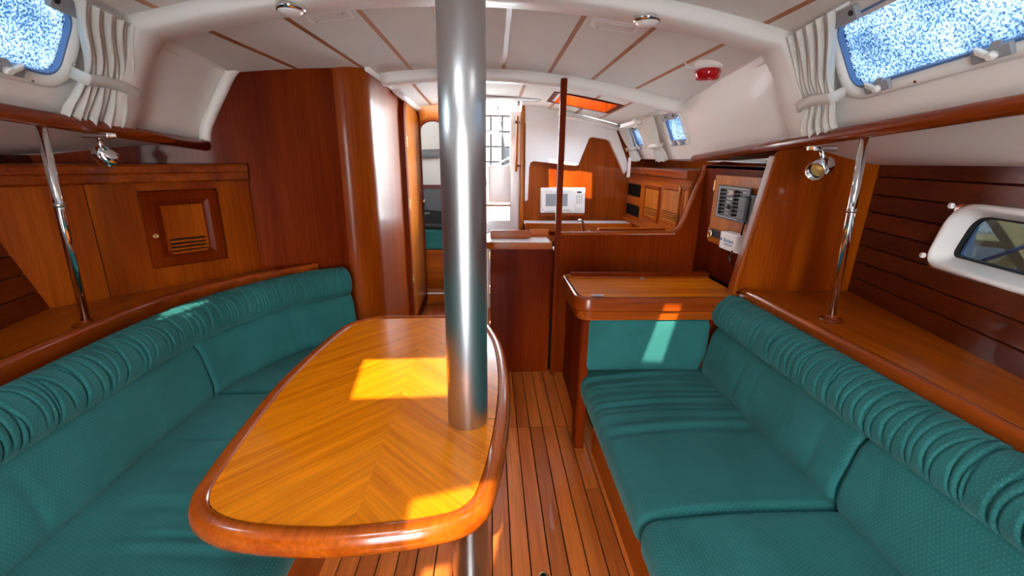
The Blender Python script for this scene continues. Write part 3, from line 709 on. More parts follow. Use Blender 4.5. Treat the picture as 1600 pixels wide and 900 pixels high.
# half-height bulkhead with its swept edge
hbp = [(872, 366), (1040, 364.5), (1052, 363), (1060, 358), (1066, 349), (1076, 326), (1092, 288), (1105, 258)]
top = [ay(*p, YB2) for p in hbp]
hb_ = struct(MB().prism(top + [V((1.42, YB2, 1.40)), V((1.75, YB2, 1.38)), V((1.75, YB2, 0)), V((top[0].x, YB2, 0))], (0, .025, 0)).build('wall_back_half', 'wood_panel_z'), 'half-height mahogany bulkhead behind the chart table with a swept-up edge')
e2 = catmull(top, n=5); rings = []
for i, p in enumerate(e2):
    t = (e2[min(i + 1, len(e2) - 1)] - e2[max(i - 1, 0)]).normalized(); nn = V((-t.z, 0, t.x))
    rings.append([p + nn * b + V((0, a, 0)) for a, b in ((-.008, -.006), (-.008, .006), (-.003, .012), (.030, .012), (.034, .006), (.034, -.006))])
MB().loft(rings).build('edge_cap', 'wood_mid_x', hb_)
# starboard lockers above the counter
lk = thing('galley_locker', 'row of galley lockers with louvred doors and black cutouts under the small portlights', 'cabinet', (LX, 3.4, .93))
MB().box((LX, LX + .02), (2.79, YAFT), (.90, 1.30)).build('face', 'wood_mid_y', lk, .001); box('end_panel', 'wood_mid_z', lk, (LX, 1.8), (2.785, 2.80), (.90, 1.30), .001); box('bottom_shelf', 'wood_mid_y', lk, (LX - .03, 1.6), (2.79, YAFT), (.875, .90), .003)
rings = [[V((x, y, z)) for x, z in ((LX - .03, 1.285), (LX - .04, 1.295), (LX - .04, 1.335), (LX - .03, 1.345), (LX + .30, 1.345), (LX + .30, 1.285))] for y in (2.79, 3.4, YAFT)]
MB().loft(rings, smooth=False).build('cap_rail', 'wood_rail', lk, .004)
def onL(p, d=0): return ax(*p, LX - d)
for q in (((979, 287), (1002, 287), (1000.5, 307), (978, 305)), ((976.5, 317.5), (999.5, 321), (997.5, 339), (975, 332.5))):
    c = [onL(p) for p in q]; y0 = (c[1].y + c[2].y) / 2; y1 = (c[0].y + c[3].y) / 2; z1 = (c[0].z + c[1].z) / 2; z0 = (c[2].z + c[3].z) / 2
    ro = rpoly([(y0, z0), (y1, z0), (y1, z1), (y0, z1)], .018)
    MB().prism([V((LX - .002, p.x, p.y)) for p in ro], (.002, 0, 0)).build('cutout_shade', 'dark_gap', lk)  # flat near-black sheet paints the dark inside of the opening
def louvre_door(parent, O, ea, eb, en, w, h, mats, slat=(.12, .36), slats=4, frame=.035, knob=None, hinges=(), proud=.012, name='door'):
    """raised frame, flat panel, a bank of louvres; O lower corner, ea along, eb up, en towards the room"""
    O, ea, eb, en = V(O), V(ea), V(eb), V(en)
    d = MB().frame(O, ea, eb, en, (frame * .7, w - frame * .7), (frame * .7, h - frame * .7), (0, proud * .45)).build(name, mats[0], parent)
    q = lambda x, y, z: O + ea * x + eb * y + en * z
    mb = MB(); rings = []
    for ins, z in ((0, 0), (0, proud * .7), (.006, proud), (frame * .6, proud * .95), (frame * .85, proud * .55), (frame, proud * .42)):
        rings.append([q(ins, ins, z), q(w - ins, ins, z), q(w - ins, h - ins, z), q(ins, h - ins, z)])
    mb.loft(rings, cap=False, smooth=False).build('door_frame', mats[1], d)
    s0, s1 = slat[0] * h, slat[1] * h; k = (s1 - s0) / slats
    if slats:
        MB().frame(O, ea, eb, en, (frame + .008, w - frame - .008), (s0, s1), (proud * .45, proud * .47)).build('louvre_shade', 'dark_gap', d)  # near-black sheet paints the shade behind the slats
        for i in range(slats):
            z0 = s0 + i * k; MB().prism([q(frame + .008, z0, proud * .5), q(frame + .008, z0 + k * .62, proud * .5), q(frame + .008, z0 + k * .5, proud * 1.05), q(frame + .008, z0 + k * .05, proud * 1.05)], ea * (w - 2 * frame - .016)).build('slat', mats[2], d)
    if knob: MB().lathe(q(*knob, proud * .9), en, [(.011, 0), (.011, .004), (.007, .005), (.007, .003)], 16).build('latch', 'brass', d)
    for hx, hy in hinges: MB().frame(O, ea, eb, en, (hx - .004, hx + .004), (hy, hy + .045), (proud * .5, proud * 1.3)).build('hinge', 'brass', d)
    return d
for q, hg in ((((1008, 289.5), (1033, 290.6), (1028.7, 349.7), (1005.8, 342.7)), ()), (((1035, 290.6), (1066, 291.8), (1059, 358.5), (1031.5, 349)), ((.003, .05), (.003, .24))), (((1069, 292), (1103, 294), (1093, 372), (1063, 359)), ())):
    c = [onL(p) for p in q]; ys = [(c[1].y + c[2].y) / 2, (c[0].y + c[3].y) / 2]; z1 = (c[0].z + c[1].z) / 2; z0 = (c[2].z + c[3].z) / 2 + .004
    if ys[1] < 2.83: continue
    y0 = max(ys[0], 2.8)
    louvre_door(lk, (LX, y0, z0), (0, 1, 0), (0, 0, 1), (-1, 0, 0), ys[1] - y0, z1 - z0, ('wood_light_z', 'wood_mid_z', 'wood_light_z'), (.14, .36), 4, .03, None, hg)

# ================================================================== CHART TABLE AREA (starboard)
EX = 1.31
wn_s = struct(MB().box((EX, EX + .02), (1.98, YB2), (.70, 1.38)).build('wall_right_nav', 'wood_panel_z'), 'mahogany side behind the electrical panel at the chart table')
MB().box((EX, 1.5), (1.98, YB2), (1.36, 1.375)).build('ledge', 'dark_gap', wn_s)
eb_ = thing('panel_board', 'light wooden hinged board carrying the electrical switch panel above the chart table', 'panel', (EX, 2.35, .94))
def onE(p, d=0): return ax(*p, EX - d)
def rectE(q, d): 
    c = [onE(p, d) for p in q]; return (c[1].y + c[2].y) / 2, (c[0].y + c[3].y) / 2, (c[2].z + c[3].z) / 2, (c[0].z + c[1].z) / 2
Y_0, Y_1, Z_0, Z_1 = rectE(((1121, 275), (1200, 276), (1168, 400), (1104.5, 374.5)), .02)
Y_0 = 2.10
MB().box((EX - .022, EX - .001), (Y_0, Y_1), (Z_0, Z_1)).build('board', 'wood_light_z', eb_, .002)
for z in (Z_0 + .02, Z_1 - .09): box('hinge', 'brass', eb_, (EX - .026, EX - .022), (Y_1 - .004, Y_1 + .006), (z, z + .06), .001)
bp_ = thing('switch_panel', 'grey electrical switch panel with two columns of breaker switches', 'switch panel', (EX - .03, 2.37, 1.08))
sy0, sy1, sz0, sz1 = rectE(((1126, 290.5), (1177, 292), (1169, 347), (1119.5, 341)), .03)
XP = EX - .031
def pn(y, z, d=0): return V((XP - d, sy1 + (sy0 - sy1) * y, sz1 + (sz0 - sz1) * z))   # y,z: 0..1 from top aft corner
def prect(name, mat, y0, y1, z0, z1, d0, d1, parent, bevel=0):
    return MB().prism([pn(y0, z0, d0), pn(y1, z0, d0), pn(y1, z1, d0), pn(y0, z1, d0)], (-(d1 - d0), 0, 0)).build(name, mat, parent, bevel)
pt_ = prect('plate', 'panel_grey', 0, 1, 0, 1, 0, .010, bp_, .003)
for a in ((.05, .95, .05, .06), (.05, .95, .94, .95), (.05, .062, .05, .95), (.938, .95, .05, .95)): prect('border_line', 'print_white', *a, .010, .0107, pt_)
for c, (y0, yl_) in enumerate(((.14, .32), (.58, .80))):
    for k in range(7):
        z0 = .12 + k * .112
        s_ = prect('switch', 'plastic_black', y0, y0 + .13, z0, z0 + .045, .010, .016, bp_); prect('toggle', 'plastic_black', y0 + .045, y0 + .085, z0 - .02, z0 + .06, .016, .030, s_)
        prect('name_tag', 'plastic_grey', yl_, yl_ + .13, z0, z0 + .05, .010, .0115, bp_)
        prect('indicator', 'plastic_black', yl_ - .055, yl_ - .03, z0 + .01, z0 + .04, .010, .0125, bp_)
prect('meter', 'meter_face', .38, .53, .13, .25, .010, .014, bp_, .001); prect('nameplate', 'print_white', .37, .5, .38, .40, .010, .0112, bp_); prect('lettering', 'print_white', .37, .52, .345, .365, .010, .0112, bp_)
prect('key_switch', 'plastic_black', .42, .46, .55, .68, .010, .02, bp_); prect('key_switch', 'plastic_black', .39, .50, .60, .63, .010, .022, bp_)
hs = thing('radio_handset', 'black radio handset clipped beside the switch panel', 'handset', (EX - .06, 2.17, 1.15))
MB().box((EX - .075, EX - .03), (2.135, 2.21), (1.115, 1.235)).build('body', 'panel_grey', hs, .01, 3); MB().box((EX - .06, EX - .022), (2.06, 2.135), (1.10, 1.25)).build('bracket', 'plastic_black', hs, .008)
tx = MB().tube(catmull([V((EX - .05, 2.16, 1.115)), V((EX - .055, 2.165, 1.04)), V((EX - .04, 2.14, .97)), V((EX - .035, 2.12, .93))]), .004, 6).build('cord', 'rubber', hs)
ra = thing('car_stereo', 'black car stereo let into the board below the switch panel', 'radio', (EX - .03, 2.48, 1.0))
ry0, ry1, rz0, rz1 = rectE(((1111.5, 358.5), (1137, 363.5), (1134.5, 375.5), (1110.5, 370)), .028)
MB().box((EX - .034, EX - .02), (ry0, ry1), (rz0, rz1)).build('faceplate', 'plastic_black', ra, .003)
for y in (ry1 - .022, ry0 + .022): MB().lathe((EX - .034, y, (rz0 + rz1) / 2), (-1, 0, 0), [(.016, 0), (.016, .012), (.012, .016)], 16).build('knob', 'chrome', ra)
box('display', 'rubber', ra, (EX - .0355, EX - .034), (ry0 + .05, ry1 - .05), (rz0 + .012, rz1 - .012), 0)
sb = thing('white_box', 'white instrument box with blue lettering and a black cable below the switch panel', 'box', (EX - .05, 2.25, .97))
MB().box((EX - .085, EX - .02), (2.145, 2.315), (.955, 1.045)).build('case', 'plastic_white', sb, .008, 3)
def text(s, size, O, ex, ey, mat, parent, name='lettering', thick=.0004):
    cu = bpy.data.curves.new(name, 'FONT'); cu.body = s; cu.size = size; cu.extrude = thick; cu.align_x = 'CENTER'; cu.align_y = 'CENTER'; cu.resolution_u = 3
    tmp = bpy.data.objects.new('tmp_text', cu); COL.objects.link(tmp); bpy.context.view_layer.update()
    me = bpy.data.meshes.new_from_object(tmp.evaluated_get(bpy.context.evaluated_depsgraph_get())); bpy.data.objects.remove(tmp)
    ex, ey = V(ex).normalized(), V(ey).normalized(); ez = ex.cross(ey)
    me.transform(Matrix(((ex.x, ey.x, ez.x, O[0]), (ex.y, ey.y, ez.y, O[1]), (ex.z, ey.z, ez.z, O[2]), (0, 0, 0, 1))))
    me.materials.clear(); me.materials.append(M[mat]); ob = bpy.data.objects.new(name, me); COL.objects.link(ob); attach(ob, parent)
    return ob
text('Standard', .027, (EX - .0856, 2.225, 1.005), (0, -1, 0), (0, 0, 1), 'print_blue', sb); text('COMMUNICATIONS', .009, (EX - .0856, 2.225, .985), (0, -1, 0), (0, 0, 1), 'print_blue', sb)
MB().lathe((EX - .086, 2.295, 1.005), (-1, 0, 0), [(.008, 0), (.008, .0006)], 12).build('emblem', 'print_blue', sb)
MB().tube(catmull([V((EX - .086, 2.17, .965)), V((EX - .09, 2.18, .93)), V((EX - .06, 2.22, .90)), V((EX - .05, 2.20, .875))]), .004, 6).build('cable', 'rubber', sb)

# partition between chart table and settee shelf
PY = 1.955
pp = [ay(*p, PY) for p in ((1147, 456), (1213, 243), (1232, 224), (1335, 216), (1362, 228), (1379, 258), (1340, 462))]
pb = struct(MB().prism(pp, (0, .022, 0)).build('wall_back_right', 'wood_mid_z', None, .003), 'mahogany partition with slanted edge between chart table and settee shelf')
a_, b_ = ay(1144, 460, PY), ay(1213, 243, PY); d_ = (b_ - a_).normalized(); nn = V((-d_.z, 0, d_.x))
MB().prism([a_ + nn * .010 + V((0, -.012, 0)), b_ + nn * .010 + V((0, -.012, 0)), b_ - nn * .008 + V((0, -.012, 0)), a_ - nn * .012 + V((0, -.012, 0))], (0, .05, 0)).build('edge_strip', 'wood_mid_z', pb, .005)
# chart table
nt = thing('chart_table', 'varnished chart table with raised rounded rim aft of the starboard settee', 'desk', (.8, 2.1, 0))
dx0, dx1, dy0, dy1 = .385, 1.20, 1.895, 2.35
o1 = rpoly([(dx0, dy0), (dx1, dy0), (dx1, dy1), (dx0, dy1)], [.075, .003, .003, .05], 8)
i1 = rpoly([(dx0 + .028, dy0 + .028), (dx1, dy0 + .028), (dx1, dy1 - .028), (dx0 + .028, dy1 - .028)], [.055, .003, .003, .03], 8)
rings = [[V((p.x, p.y, z)) for p in o] for o, z in ((i1, .735), (o1, .735))] + [[V((p.x, p.y, z)) for p in o1] for z in (.742, .79)]
mid = [a.lerp(b, .18) for a, b in zip(o1, i1)]; mid2 = [a.lerp(b, .7) for a, b in zip(o1, i1)]
rings += [[V((p.x, p.y, .80)) for p in mid], [V((p.x, p.y, .80)) for p in mid2], [V((p.x, p.y, .782)) for p in i1]]
MB().loft(rings, cap=False).build('rim', 'wood_rail_x', nt)
MB().prism([V((p.x, p.y, .745)) for p in i1], (0, 0, .037)).build('lid', 'wood_desk', nt)
o2 = rpoly([(dx0 + .012, dy0 + .012), (dx1, dy0 + .012), (dx1, dy1), (dx0 + .012, dy1)], [.07, .003, .003, .05], 8)
MB().prism([V((p.x, p.y, .69)) for p in o2], (0, 0, .043)).build('lower_band', 'wood_rail_x', nt, .006)
box('back_fiddle', 'wood_panel_z', nt, (dx0 + .05, dx1), (dy1 - .024, dy1), (.782, .812), .006)
leg = rpoly([(.418, 1.915), (.462, 1.915), (.462, 2.0), (.418, 2.0)], [.018, .003, .003, .003]); MB().prism([V((p.x, p.y, 0)) for p in leg], (0, 0, .69)).build('leg', 'wood_panel_z', nt, .003)
MB().prism([(.462, 2.0, 0), (.49, 2.74, 0), (.51, 2.74, 0), (.482, 2.0, 0)], (0, 0, .69)).build('side_panel', 'wood_panel_z', nt); box('front_panel', 'wood_panel_z', nt, (.46, 1.2), (2.005, 2.02), (.30, .69), .002)
MB().prism([az(924, 460.5, .783), az(943, 460.5, .783), az(943, 463.5, .783), az(924, 463.5, .783)], (0, 0, .002)).build('latch_plate', 'steel_satin', nt)
MB().prism([az(1000, 434.5, .783), az(1006, 434.5, .783), az(1007, 436.5, .783), az(1002, 436.5, .783)], (0, 0, .003)).build('finger_catch', 'steel_satin', nt)

# ================================================================== SETTEES
def creases(T, n, dmax, wmin, wmax, ang0, ang1, seed, slant=.05):
    rnd = random.Random(seed); cs = []
    for i_ in range(n): cs.append(((i_ + rnd.uniform(-.35, 1.1)) * T / n, rnd.uniform(-slant, slant), rnd.uniform(.55, 1) * dmax, rnd.uniform(wmin, wmax), rnd.uniform(ang0 - .06, ang0 + .10), rnd.uniform(ang1 - .12, ang1 + .04), rnd.uniform(-.012, .012)))
    cs.sort()
    def f(s, v, p):
        d = 0
        for c in cs:
            if c[0] < s - .15: continue
            if c[0] > s + .15: break
            if v < c[4] or v > c[5]: continue
            x = s - c[0] - c[1] * (v - .5) - c[6] * math.sin(v * 9); g = x / c[3]
            if abs(g) < 6:
                wnd = min(1, (v - c[4]) / .07, (c[5] - v) / .07)
                d -= c[2] * wnd * (math.exp(-g * g) - .14 * math.exp(-((g - 2.4) ** 2) * .3))
        return d
    return f
# starboard --------------------------------------------------------
SX = 1.0
seatp = rpoly([(-.565, .285), (-.575, .40), (-.30, .428), (0, .424), (.05, .42), (.05, .285)], [.03, .065, .1, .05, .03, .02], 6)
def seat_disp(cents, amp, seed):
    rnd = random.Random(seed); L = [(c + rnd.uniform(-.03, .03), rnd.uniform(.5, 1) * amp, rnd.uniform(.010, .02), rnd.uniform(-.50, -.30), rnd.uniform(-.1, .25), rnd.uniform(-.05, .05)) for c in cents]
    def f(s, v, p):
        if p.y < .33: return 0
        d = 0
        for c, a, w, x0, x1, sl in L:
            g = (s - c - sl * (p.x + .3)) / w
            if abs(g) < 3:
                k = max(0, min(1, (x1 - p.x) / .25)) * max(0, min(1, (p.x + .60) / .05))
                d -= a * k * (math.exp(-g * g) - .6 * math.exp(-(g - 1.8) ** 2))
        return d
    return f
SPL = 1.04
GR = 'teal settee cushions'
box_ = lambda *a, **k: None
sb_ = thing('settee_plinth', 'mahogany plinth under the starboard settee', 'settee base', (.7, .8, 0))
box('plinth', 'wood_mid_y', sb_, (.50, .52), (-.5, 1.90), (0, .285), .002); box('seat_board', 'wood_panel_z', sb_, (.53, 1.04), (-.5, 1.90), (.26, .283), .002)
def tagc(o, lab): return tag(o, lab, 'cushion', GR)
P = sweep([(SX, -.45), (SX, SPL - .002)], 1, seatp, .03, 72, .012, seat_disp([SPL - .15 - .07 * k for k in range(8)] + [.3 + .45 + .06 * k for k in range(6)], .004, 3))
tagc(P.build('seat_cushion', 'fabric'), 'teal seat cushion at the lower right, forward half of the starboard settee')
s0 = SPL + .002
P = sweep([(SX, s0), (SX, 2.0)], 1, seatp, .03, 72, .008, seat_disp([.40 + .034 * k for k in range(14)] + [.75, .82], .0045, 5))
tagc(P.build('seat_cushion', 'fabric'), 'wrinkled teal seat cushion in front of the chart table, starboard settee')
backp = rpoly([(.015, .405), (.005, .47), (.045, .63), (.075, .665), (.15, .665), (.15, .405)], [.03, .06, .05, .03, .02, .02], 6)
P = sweep([(SX, -.45), (SX, SPL + .012)], 1, backp, .028, 64, .012, creases(1.6, 8, .004, .008, .02, .05, .4, 21))
tagc(P.build('back_cushion', 'fabric'), 'teal back cushion nearest the camera on the starboard settee')
P = sweep([(SX, SPL + .016), (SX, 1.925)], 1, backp, .028, 64, .010, creases(.9, 9, .005, .006, .014, .05, .4, 22))
tagc(P.build('back_cushion', 'fabric'), 'teal back cushion beside the chart table on the starboard settee')
bol = [V((.113 + .090 * math.cos(a), .724 + .084 * math.sin(a))) for a in [math.pi * 2 * k / 40 - .3 for k in range(40)]]
P = sweep([(SX, -.45), (SX, 1.94)], 1, bol, .035, 52, .0026, creases(2.4, 92, .0080, .0028, .0042, .12, .72, 31, .07))
tag(P.build('bolster', 'fabric'), 'long gathered teal bolster along the starboard settee below the shelf', 'bolster', 'gathered bolsters')
# cushion standing against the chart table
ac = rpoly([(.432, .43), (1.005, .424), (1.035, .52), (1.035, .685), (.445, .705), (.432, .69)], [.02, .02, .03, .03, .025, .02], 5)
rings = []
def rin(poly, k): c = sum(poly, V((0, 0))) / len(poly); return [p + (c - p).normalized() * k for p in poly]
ac, _ = resample(ac, 72)
for y, k in ((1.995, .02), (1.99, .004), (1.98, 0), (1.935, 0), (1.922, .005), (1.917, .014), (1.913, .03), (1.910, .07), (1.909, .13)): rings.append([V((p.x, y, p.y)) for p in rin(ac, k)])
mb = MB().loft(rings)
mb.uv = [[(mb.v[i][0], mb.v[i][2]) for i in f] for f in mb.f]; mb.sm = [True] * len(mb.f)
tagc(mb.build('end_cushion', 'fabric'), 'sunlit teal end cushion standing against the front of the chart table')

# port -------------------------------------------------------------
Q = catmull([V((-1.155, -.45)), V((-1.155, .5)), V((-1.158, 1.0)), V((-1.165, 1.45)), V((-1.15, 1.77)), V((-1.07, 2.02)), V((-.93, 2.25)), V((-.745, 2.385))], n=10)
def sub(path, y0=None, y1=None, lo=0, hi=None): return [p for p in path if (y0 is None or p.y >= y0) and (y1 is None or p.y <= y1)]
QA = [p for p in Q if p.y < 1.735] + [V((-1.153, 1.74))]; QB = [V((-1.150, 1.748))] + [p for p in Q if p.y > 1.76]
pbk = thing('settee_plinth', 'mahogany plinth under the port dinette settee', 'settee base', (-.8, 1.0, 0))
box('plinth', 'wood_mid_y', pbk, (-.62, -.60), (-.5, 2.1), (0, .285), .002); box('seat_board', 'wood_panel_z', pbk, (-1.17, -.625), (-.5, 1.95), (.26, .283), .002)
seatl = rpoly([(-.60, .285), (-.615, .40), (-.30, .43), (0, .424), (.04, .42), (.04, .285)], [.03, .065, .1, .05, .03, .02], 6)
P = sweep([(-1.158, -.45), (-1.158, 1.757)], -1, seatl, .02, 72, .010, seat_disp([1.25, 1.36, 1.46, 1.55, 1.60, 1.72, 1.85], .006, 8))
tagc(P.build('seat_cushion', 'fabric'), 'long teal seat cushion of the port settee left of the table')
pl_ = [(-.56, 1.763), (-1.19, 1.763), (-1.18, 1.82), (-1.10, 2.05), (-.96, 2.27), (-.77, 2.41), (-.66, 2.38), (-.56, 2.2)]
sl_ = resample(rpoly(pl_, [.02, .01, .02, .05, .05, .03, .03, .06], 5), 80)[0]; rings = []
for z, k in ((.285, .02), (.295, .004), (.38, 0), (.405, .004), (.417, .015), (.422, .035), (.425, .08), (.427, .15)): rings.append([V((p.x, p.y, z)) for p in rin(sl_, k)])
mb = MB().loft(rings); mb.uv = [[(mb.v[i][0], mb.v[i][1] + mb.v[i][2]) for i in f] for f in mb.f]; mb.sm = [True] * len(mb.f)
tagc(mb.build('seat_cushion', 'fabric'), 'curved teal seat cushion in the aft corner behind the table')
P = sweep(QA, -1, backp, .024, 64, .010, creases(2.2, 16, .005, .006, .016, .05, .4, 41))
tagc(P.build('back_cushion', 'fabric'), 'long teal back cushion at the lower left of the port settee')
P = sweep(QB, -1, backp, .024, 64, .010, creases(.9, 10, .003, .006, .014, .05, .4, 42))
tagc(P.build('back_cushion', 'fabric'), 'curved teal back cushion against the mahogany bulkhead')
P = sweep(Q, -1, bol, .035, 52, .0026, creases(3.1, 112, .0075, .0028, .0042, .12, .72, 51, .07))
tag(P.build('bolster', 'fabric'), 'long curved gathered teal bolster along the port settee', 'bolster', 'gathered bolsters')

# ================================================================== SHELVES BEHIND THE SETTEES
def fiddle_prof(y_rings): pass
ss = thing('settee_shelf', 'varnished shelf with raised front edge behind the starboard settee', 'shelf', (1.4, .8, .78))
mb = MB(); mb.prism([(1.175, -.45, .80), (1.175, 1.954, .80), (hullx(1, 1.954, .8), 1.954, .80), (hullx(1, -.45, .8), -.45, .80)], (0, 0, .018)); mb.build('shelf_top', 'wood_mid_y', ss); box('back_board', 'wood_panel_z', ss, (1.21, 1.225), (-.5, 1.95), (.30, .80), .002)
def fiddle(path, side, name, parent, mat='wood_rail'):
    pr = resample(rpoly([(0, .745), (0, .822), (.008, .835), (.028, .835), (.036, .825), (.036, .745)], [.003, .01, .006, .006, .01, .003], 4), 36)[0]
    return sweep(path, side, pr, .006, 36, .03).build(name, mat, parent)
fiddle([(1.162, -.45), (1.162, 1.95)], 1, 'fiddle', ss); box('bead', 'wood_rail', ss, (1.156, 1.168), (-.45, 1.95), (.742, .752), .004)
ps = thing('settee_shelf', 'varnished shelf with curved raised edge behind the port settee', 'shelf', (-1.5, 1.2, .78))
FP = catmull([V((-1.372, -.45)), V((-1.372, .8)), V((-1.378, 1.3)), V((-1.372, 1.72)), V((-1.30, 1.97)), V((-1.155, 2.22)), V((-.955, 2.455))], n=8)
LA, LB = V((-1.73, 1.73, 0)), V((-1.25, 2.30, 0)); LD = (LB - LA).normalized(); LN = V((LD.y, -LD.x, 0))
poly = [V((p.x - .012, p.y + .004, .80)) for p in FP] + [V((-1.25, 2.34, .80)), V((-1.80, 1.68, .80)), V((hullx(-1, 1.2, .8), 1.2, .80)), V((hullx(-1, -.45, .8), -.45, .80))]
MB().prism(poly, (0, 0, .018)).build('shelf_top', 'wood_mid_y', ps)
fiddle(FP, -1, 'fiddle', ps)

# ================================================================== PORT LOCKER
lc = thing('port_locker', 'mahogany locker with a louvred door above the port settee', 'cabinet', (-1.45, 2.05, .82))
def lp(a, z, d=0): return LA + LD * a + V((0, 0, z)) + LN * d
aseam = (ap(150, 370, LA, LN) - LA).dot(LD); aend = (V((-1.215, 2.345, 0)) - LA).dot(LD)
mb = MB(); mb.frame(LA, LD, (0, 0, 1), LN, (-.40, aseam - .0015), (.80, 1.31), (-.02, 0)); mb.build('face_panel', 'wood_mid_z', lc)
mb = MB(); mb.frame(LA, LD, (0, 0, 1), LN, (aseam + .0015, aend), (.80, 1.31), (-.02, 0)); mb.build('face_panel', 'wood_mid_z', lc)
rr = []
for a in (-.40, 0, .4, aend - .008, aend + .002):
    k = 1 if a < aend else .6
    rr.append([lp(a, z, d * k) for z, d in ((1.283, -.02), (1.283, .022), (1.292, .030), (1.318, .030), (1.322, .026), (1.327, .036), (1.352, .036), (1.362, .026), (1.364, -.20), (1.30, -.20))])
MB().loft(rr).build('top_rail', 'wood_rail_x', lc, .002)
cs = [ap(*p, LA + LN * .01, LN) for p in ((213, 299), (337, 294), (354, 400), (243, 423))]
a0 = ((cs[0] - LA).dot(LD) + (cs[3] - LA).dot(LD)) / 2; a1 = ((cs[1] - LA).dot(LD) + (cs[2] - LA).dot(LD)) / 2; z1 = (cs[0].z + cs[1].z) / 2; z0 = (cs[2].z + cs[3].z) / 2
louvre_door(lc, lp(a0, z0), LD, (0, 0, 1), LN, a1 - a0, z1 - z0, ('wood_mid_z', 'wood_panel_z', 'wood_mid_x'), (.16, .36), 4, .07, (.028, .34 * (z1 - z0) + .03), (), .022)

# ================================================================== MAST POST AND TABLE
PX_, PY_ = -.065, 1.097
mp_ = thing('mast_post', 'brushed stainless steel mast post standing through the table', 'post', (PX_, PY_, 0))
MB().lathe((PX_, PY_, 0), (0, 0, 1), [(.0545, .0), (.0545, .7), (.0545, 1.4), (.0545, 2.04)], 64).build('tube', 'brushed_steel', mp_)
MB().lathe((PX_, PY_, 0), (0, 0, 1), [(.085, .001), (.085, .010), (.060, .014), (.056, .03)], 40).build('foot_plate', 'steel_satin', mp_)
MB().lathe((PX_, PY_, zc(PX_, PY_) - .012), (0, 0, 1), [(.09, 0), (.09, .012)], 40).build('head_plate', 'liner', mp_)
tb = thing('dining_table', 'varnished saloon table with chevron veneer and rounded rim around the steel post', 'table', (-.28, 1.3, 0))
opx = [(560, 507), (579, 501.5), (640, 499.5), (700, 499), (745, 501), (765, 512), (785, 543), (795.6, 587), (797.5, 634), (794, 680), (787, 727), (777, 768), (764, 800), (730, 828), (676.6, 843), (606.6, 854), (513, 862), (420, 860), (350, 851), (310, 835), (294, 815), (297, 791), (312.6, 762), (373, 680.6), (434, 606), (499, 545), (537, 516)]
ol = [az(*p, .678) for p in opx]; ol = catmull([V((p.x, p.y)) for p in ol], True, 6); ol = resample(ol, 160)[0]
def inset(poly, d):
    n = len(poly); out = []
    for i in range(n):
        t = (poly[(i + 1) % n] - poly[i - 1]).normalized(); out.append(poly[i] + V((-t.y, t.x)) * d)
    return out
ar = sum(ol[k].x * ol[(k + 1) % 160].y - ol[(k + 1) % 160].x * ol[k].y for k in range(160)); sg = 1 if ar > 0 else -1
rim = [(.040, .648), (.014, .650), (.004, .658), (0, .670), (0, .684), (.004, .696), (.012, .704), (.024, .7055), (.034, .703), (.040, .698), (.042, .690)]
rings = [[V((p.x, p.y, z)) for p in inset(ol, d * sg)] for d, z in rim]
MB().loft(rings, cap=False).build('rim', 'wood_table_rim', tb)
top = inset(ol, .0405 * sg); MB().prism([V((p.x, p.y, .655)) for p in top], (0, 0, .0445)).build('top', 'wood_table', tb)
MB().lathe((PX_, PY_, .615), (0, 0, 1), [(.055, 0), (.075, 0), (.075, .03), (.11, .036), (.11, .041)], 40).build('collar', 'steel_satin', tb)

_j = az(800, 662, .7005); box('leaf_joint', 'wood_panel_z', tb, (-.008, .030), (PY_ - .0008, PY_ + .0008), (.6994, .7002), 0)
rp_ = az(849, 900, 0); rg = thing('floor_ring', 'small round brass lifting ring let into the floor planks', 'ring', (rp_.x, rp_.y, 0))
MB().lathe((rp_.x, rp_.y, -.004), (0, 0, 1), [(.018, 0), (.018, .0052), (.014, .0062), (.012, .005)], 24).build('plate', 'brass', rg); MB().lathe((rp_.x, rp_.y, .0005), (0, 0, 1), [(.011, 0), (.011, .001)], 20).build('recess_shade', 'dark_gap', rg)  # near-black disc paints the shaded hollow of the ring
# ================================================================== GRAB RAILS, POLES, READING LAMPS
for sd, lab, ye, y0 in ((1, 'starboard', 2.75, -.4), (-1, 'port', 2.30, -.4)):
    xr = CL + sd * 1.295
    rl = MB().tube([V((xr, y, hz(y) + .004)) for y in (y0, .5, 1.2, 1.9, ye)], .023, 20, flat=(1, 1.05))
    tag(rl.build('grab_rail', 'wood_rail'), 'long round varnished grab rail under the %s windows' % lab, 'grab rail', 'cabin grab rails')
for sd, foot, lab in ((1, az(1298, 500, .818), 'starboard'), (-1, az(136, 508, .818), 'port')):
    xr = CL + sd * 1.295; yt = foot.y - .08
    topp = ap(1351 if sd > 0 else 64, 218 if sd > 0 else 198, V((xr, 0, 0)), V((1, 0, 0))); topp.z = hz(topp.y) - .01
    po = thing('support_pole', 'slim polished steel pole from the %s shelf to its grab rail' % lab, 'pole', tuple(foot), 'polished support poles')
    dd = (topp - foot).normalized()
    MB().tube([foot, topp], .0135, 20).build('tube', 'chrome', po); MB().tube([foot + dd * .42, foot + dd * .435], .0148, 20).build('joint_ring', 'steel_satin', po)
    MB().lathe(foot + V((0, 0, .0005)), (0, 0, 1), [(.040, 0), (.040, .004), (.034, .008), (.024, .009), (.018, .016), (.016, .022)], 28).build('foot_flange', 'wood_rail', po)
